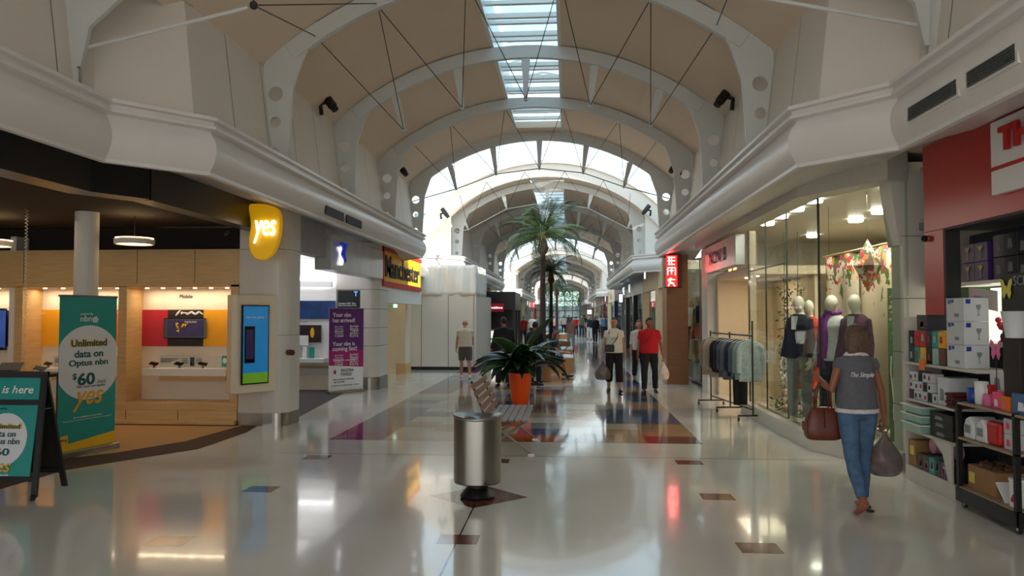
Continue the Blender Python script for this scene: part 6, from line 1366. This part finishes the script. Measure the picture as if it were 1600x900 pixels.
mug(7.12, 'blue mug', 'blue mug at the left end of the trolley top'); mug(6.98, 'white gloss', 'tall white jug next to the blue mug on the trolley top', h=.2, r=.055)
mug(6.86, 'pink', 'pink cup with a red neighbour on the trolley top', h=.1); item('red_tin', 'tall red tin box between the white jug and pink cup', 6.90, 6.94, .942, 1.12, 3.6, 3.66, 'red box')
item('silver_box', 'large plain silver grey box standing on the shelf left of the pink butterfly', 6.75, 7.0, 1.0, 1.24, 3.66, 3.8, 'disc grey', None, ['fine grey'], seed=5)
t = thing('box_support', 'dark riser under the silver grey box', 'stand', (3.72, 6.88, .942)); G().box(3.67, 3.79, 6.77, 6.98, .942, .998).build('riser', 'dark timber', t, world=True)
item('storage_box', 'blue plastic storage box at the right end of the trolley top', 6.2, 6.42, .942, 1.10, 3.52, 3.8, 'blue pale', None, ['white print'], seed=9)
item('gift_box', 'orange gift box beside the blue storage box', 6.46, 6.58, .942, 1.06, 3.52, 3.66, 'poster orange', None, ['pink'], seed=2); item('gift_box', 'bright pink gift box leaning behind the orange one', 6.6, 6.74, .942, 1.08, 3.54, 3.64, 'sticker pink', None, ['white print'], seed=2)
item('toy_box', 'white box with a red picture behind the pink cup', 6.42, 6.66, 1.062, 1.22, 3.74, 3.84, 'box white', None, ['sticker pink'], seed=12)
t = thing('box_riser', 'clear riser board under the white picture box', 'stand', (3.79, 6.54, .942)); G().box(3.72, 3.86, 6.4, 6.68, .942, 1.06).build('riser', 'shop dark', t, world=True)
# middle shelf
for k in range(2):
    t = thing('toaster', 'white and grey toaster on the trolley middle shelf, %s one' % ('nearer the left', 'nearer the red box')[k], 'toaster', (3.62, 7.08-.2*k, .632)); g = G(); g.prism([(-.11, y, z) for y, z in ((-.085, 0), (.085, 0), (.085, .10), (.05, .17), (-.02, .2), (-.085, .13))], (.22, 0, 0)); g.build('shell', 'disc grey', t, bevel=.015); G().box(-.115, -.11, -.04, .05, .05, .12).build('panel', 'fine grey', t)
t = item('red_sign_box', 'bright red rounded box at the middle of the trolley shelf', 6.62, 6.82, .632, .83, 3.52, 3.6, 'red box', bev=.03)
for r_ in range(2): item('perfume_box', 'white box with pink flower print, %s of two right of the red box' % ('lower', 'upper')[r_], 6.44, 6.58, .632+.125*r_, .632+.125*r_+.123, 3.54, 3.66, 'box white', 'white flower-print boxes', ['sticker pink'], seed=r_)
# lower shelf
t = item('cardboard_box', 'wide open cardboard box on the trolley bottom shelf', 6.72, 7.16, .192, .40, 3.54, 3.86, 'cardboard'); G().box(3.533, 3.54, 7.05, 7.13, .25, .34).build('sticker', 'butterfly yellow', t, world=True)
g = G(); rr = random.Random(6)
for k in range(30): g.ball((3.58+rr.random()*.24, 6.76+rr.random()*.36, .40+rr.random()*.02), rr.uniform(.02, .035), 6)
g.build('contents', 'box brown', t, world=True)
t = thing('canister', 'white canister with brown flower print on the trolley bottom shelf', 'canister', (3.58, 6.45, .192)); g = G(); g.lathe([(.065, 0), (.07, .01), (.07, .20), (.074, .205), (.074, .225)], seg=24); g.build('body', 'white gloss', t); g = G()
for k in range(5): g.ball((-.068+.004*k, -.02+.012*k*(-1)**k, .06+.025*k), (.008, .02, .02), 7)
g.build('flower_print', 'flower red', t)
t = thing('book', 'white open booklet leaning between the cardboard box and the canister', 'booklet', (3.58, 6.62, .192)); g = G(); g.prism([(-.04, .09, .14), (-.04, -.05, .0), (.12, -.05, .0), (.12, .09, .14)], (0, .01, -.008)); g.build('cover', 'white print', t)
light('gift_shop_lamp', 'AREA', (5.0, 7.0, 2.58), 14, (1, .95, .88), 1.2); p_ = PF(1566, 356, 2.6); tag(G().lathe([(.06, 0), (.07, .015)], (4.2, 6.6, 2.60), 16).build('downlight', 'downlight cool'), 'small downlight in the gift shop ceiling', 'downlight')
# ------------------------------------------------ spotlights under the vault
def spot(px, py, Y, sg, lab, k=1):
    p = PY(px, py, Y); t = thing('spotlight', lab, 'spotlight', tuple(p)); d = Vector((-sg*.6, -.2, -.78)).normalized()
    G().tube([p-d*.17*k, p-d*.16*k, p+d*.12*k, p+d*.14*k, p+d*.2*k], [.04*k, .075*k, .075*k, .06*k, .06*k], 12).build('can', 'black', t, world=True)
    G().tube([p, p+Vector((sg*.14, 0, -.05))*k, p+Vector((sg*.12, 0, -.22))*k], .035*k, 8).build('bracket', 'black', t, world=True)
spot(514, 158, 12.1, -1, 'black spotlight on the left wall nearest to us'); spot(1131, 150, 12.1, 1, 'black spotlight on the right wall nearest to us')
spot(628, 264, 17.9, -1, 'black spotlight on the left at the end of the first vault'); spot(1055, 259, 17.9, 1, 'black spotlight on the right at the end of the first vault')
spot(695, 332, 25.3, -1, 'small black spotlight left past the glazed gap'); spot(1010, 327, 25.3, 1, 'small black spotlight right past the glazed gap'); spot(723, 358, 32, -1, 'tiny black spotlight farther along on the left'); spot(986, 354, 32, 1, 'tiny black spotlight farther along on the right')
# ------------------------------------------------ shopfronts farther along
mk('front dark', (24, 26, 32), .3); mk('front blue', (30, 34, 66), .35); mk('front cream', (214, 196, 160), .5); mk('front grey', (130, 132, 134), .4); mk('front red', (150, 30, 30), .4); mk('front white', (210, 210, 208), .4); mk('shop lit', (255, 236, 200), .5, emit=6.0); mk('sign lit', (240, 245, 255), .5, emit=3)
M['dim glass'] = glassmat('dim glass', (200, 214, 214), .06)
sec = {-1: [(29, 33.8, 'front grey', 0), (38.2, 45, 'front cream', 1), (45, 51, 'front dark', 0), (51, 58, 'front white', 1), (58, 66, 'front blue', 0), (66, 76, 'front cream', 1), (76, 88, 'front grey', 1), (88, 104, 'front red', 1), (104, 124, 'front white', 1)],
       1: [(21.7, 26, 'front cream', 2), (26, 31, 'front cream', 2), (31, 35.5, 'front dark', 0), (35.5, 40, 'front dark', 1), (40, 43.5, 'front grey', 1), (43.5, 50, 'front blue', 0), (50, 58, 'front cream', 1), (58, 66, 'front red', 1), (66, 76, 'front white', 1), (76, 88, 'front cream', 1), (88, 104, 'front grey', 1), (104, 124, 'front white', 1)]}
CN = {'front grey': 'grey', 'front cream': 'cream', 'front dark': 'black', 'front white': 'white', 'front blue': 'dark blue', 'front red': 'red'}
SN = {-1: ['SHOES', 'GIFTS', 'PHONES', 'CAFE', 'OPTICS', 'BOOKS', 'HAIR', 'TOYS', 'BANK'], 1: ['', '', '', 'N1', 'SALE', '', 'TEA', 'MIX', 'KIDS', 'SURF', 'HOME', 'FRUIT']}
for sg in (-1, 1):
    XF = CX+sg*3.63 if sg < 0 else 2.98
    for i, (y0, y1, m, lit) in enumerate(sec[sg]):
        t = thing('shopfront', '%s shopfront, %s on the %s past the %s' % (CN[m], NTH[i], 'left' if sg < 0 else 'right', 'white hoarding' if sg < 0 else 'red lightbox sign'), 'shopfront', (XF, (y0+y1)/2, 0))
        y0 += .02; y1 -= .02
        def bx(a, b, *r): return sorted((XF+sg*a, XF+sg*b))+list(r)
        G().box(*bx(0, .2, y0, y1, 2.6, 3.42)).build('fascia', m, t, world=True)
        g = G(); g.box(*bx(-.03, .25, y0, y0+.35, 0, 2.6)); g.build('end_pier', m, t, world=True)
        g = G(); g.box(*bx(-.03, .25, y1-.3, y1, 0, 2.6)); g.build('end_pier', m, t, world=True)
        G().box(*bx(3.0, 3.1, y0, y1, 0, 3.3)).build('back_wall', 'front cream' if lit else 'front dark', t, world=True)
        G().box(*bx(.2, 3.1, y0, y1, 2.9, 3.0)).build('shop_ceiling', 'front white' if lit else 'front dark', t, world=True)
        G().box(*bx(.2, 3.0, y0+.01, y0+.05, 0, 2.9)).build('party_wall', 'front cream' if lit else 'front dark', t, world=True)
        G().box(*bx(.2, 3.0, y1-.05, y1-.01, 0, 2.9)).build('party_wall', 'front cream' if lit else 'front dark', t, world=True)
        if lit: G().box(*bx(.8, 1.0, y0+.6, y1-.6, 2.86, 2.9)).build('ceiling_light', 'shop lit', t, world=True)
        ym = y0+.35+(y1-y0-.65)*.6
        gl = G().box(*bx(.06, .07, y0+.35, ym, .1, 2.6)).build('window', 'dim glass', t, world=True)
        G().box(*bx(.04, .09, ym-.03, ym+.03, 0, 2.6)).build('door_post', 'grey metal', t, world=True); G().box(*bx(.02, .12, y0+.35, ym, 0, .12)).build('stall_riser', m, t, world=True)
        for k in range(3):
            yk = y0+.8+k*(y1-y0-1.6)/2; G().box(*bx(1.3, 2.0, yk-.4, yk+.4, 0, 1.2+.2*k)).build('display_unit', ['front white', 'front grey', 'mall timber'][(k+i) % 3], t, world=True)
        if SN[sg][i]: text(SN[sg][i], Vector((XF-sg*.012, (y0+y1)/2, 3.0)), (0, -sg, 0), (0, 0, 1), 'sign lit' if CN[m] not in ('cream', 'white') else 'dark print', t, h=.4)
# blade signs, right side
for (px0, py0, px1, py1, Y, m, lab) in ((1005, 420, 1016, 438, 30, 'front cream', 'round pale lamp shade sign beside the cream shops'), (966, 458, 974, 474, 40, 'front dark', 'small dark blade sign with a white lit face'), (917, 483, 925, 492, 62, 'front red', 'small red blade sign far along on the right')):
    a = PY(px0, py0, Y); b = PY(px1, py1, Y); t = thing('projecting_sign', lab, 'sign', tuple(a)); G().box(a.x, b.x, Y, Y+.15, b.z, a.z).build('box', m, t, world=True, bevel=.01); G().box(a.x+.04, b.x-.04, Y-.01, Y, b.z+.06, a.z-.06).build('face', 'sign lit', t, world=True); G().box(b.x, 3.0, Y+.04, Y+.1, (a.z+b.z)/2-.03, (a.z+b.z)/2+.03).build('arm', 'grey metal', t, world=True)
# phone kiosk with red sign
t = thing('phone_kiosk', 'black phone shop kiosk with a red lit sign behind the white hoarding', 'kiosk', (-3.5, 36, 0))
G().box(-4.3, -2.35, 34.0, 38, 1.95, 2.75).build('canopy', 'front dark', t, world=True, bevel=.01); a = PY(757, 474, 33.95); b = PY(787, 487, 33.95)
G().box(a.x, b.x, 33.94, 34.0, b.z, a.z).build('sign_board', 'vod red', t, world=True)
text('vodafone', ((a.x+b.x)/2+.1, 33.93, (a.z+b.z)/2), (1, 0, 0), (0, 0, 1), 'sign lit', t, w=.55); G().ball((a.x+.13, 33.93, (a.z+b.z)/2), (.07, .01, .07), 10).build('sign_mark', 'sign lit', t, world=True)
for x, y in ((-4.25, 34.1), (-2.42, 34.1), (-2.42, 37.9), (-4.25, 37.9)): G().box(x-.06, x+.06, y-.06, y+.06, 0, 1.95).build('post', 'front dark', t, world=True)
G().box(-4.2, -2.5, 37.7, 37.9, 0, 1.95).build('rear_wall', 'front dark', t, world=True)
t = thing('lit_counter', 'white lit display counter in front of the black kiosk', 'counter', (-3.5, 32, 0)); G().box(-4.2, -2.75, 31.9, 32.6, 0, .55).build('plinth', 'maroon', t, world=True); G().box(-4.2, -2.75, 31.9, 32.6, .55, 1.05).build('glass_case', 'case light', t, world=True); G().box(-4.25, -2.7, 31.85, 32.65, 1.05, 1.1).build('counter_top', 'white gloss', t, world=True)
for x in (-3.75, -3.25): G().box(x-.02, x+.02, 31.88, 31.9, .55, 1.05).build('mullion', 'black', t, world=True)
t = thing('blade_sign', 'black square blade sign above the lit counter', 'sign', (-3.6, 31, 2.4)); a = PY(748, 463, 31); b = PY(764, 484, 31); G().box(a.x, b.x, 31, 31.2, b.z, a.z).build('box', 'front dark', t, world=True, bevel=.01); G().tube([(a.x+.1, 31.1, a.z), (a.x+.1, 31.1, 3.5)], .015, 6).build('hanger', 'grey metal', t, world=True)
# ------------------------------------------------ end wall
g = G(); g.box(-16, -4.6, 126, 126.3, 0, 9); g.box(1.9, 10, 126, 126.3, 0, 9); g.box(-4.6, 1.9, 126, 126.3, 5.7, 6.1); struct(g.build('wall_back', 'wall paint'))
w = bpy.data.objects.new('window_14', None); COL.objects.link(w); MW[w.name] = Matrix.Identity(4); struct(w)
g = G()
for x in (-4.5, -3.2, -1.9, -.6, .7, 1.85): g.box(x-.06, x+.06, 125.9, 126, 0, 5.7)
for z in (.05, 1.3, 2.4, 4.0, 5.6): g.box(-4.6, 1.9, 125.9, 126, z-.06, z+.06)
g.build('window_frame', 'grey metal', w); G().box(-4.6, 1.9, 126.05, 126.06, 0, 5.7).build('pane', 'dim glass', w)
mk('tree green', (120, 150, 60), .8, var=.4, scale=3); mk('car park', (150, 150, 150), .9)
g = G(); g.box(-60, 60, 127, 200, -.3, -.02); struct(g.build('floor', 'car park'))
t = thing('street_tree', 'yellow green tree outside the end window', 'tree', (2, 150, 0)); g = G(); rr = random.Random(1)
for k in range(900): leafquad(g, Vector((rr.gauss(0, 2.6), rr.gauss(0, 2), 6+rr.gauss(0, 2.2))), .35, rr)
g.build('crown', 'tree green', t); G().lathe([(.25, 0), (.18, 5)], seg=10).build('trunk', 'palm bark', t)
t = thing('street_tree', 'darker green tree left outside the end window', 'tree', (-8, 172, 0)); g = G()
for k in range(900): leafquad(g, Vector((rr.gauss(0, 3), rr.gauss(0, 2), 5.5+rr.gauss(0, 2))), .35, rr)
g.build('crown', 'plant leaf light', t); G().lathe([(.25, 0), (.18, 5)], seg=10).build('trunk', 'palm bark', t)
t = thing('carpark_roof', 'grey roof of a low building outside the end window', 'building', (-3, 148, 0)); G().box(-12, 6, 146, 152, 2.6, 3.4).build('roof', 'front grey', t, world=True); G().box(-12, 6, 147, 152, 0, 2.6).build('wall', 'front white', t, world=True)
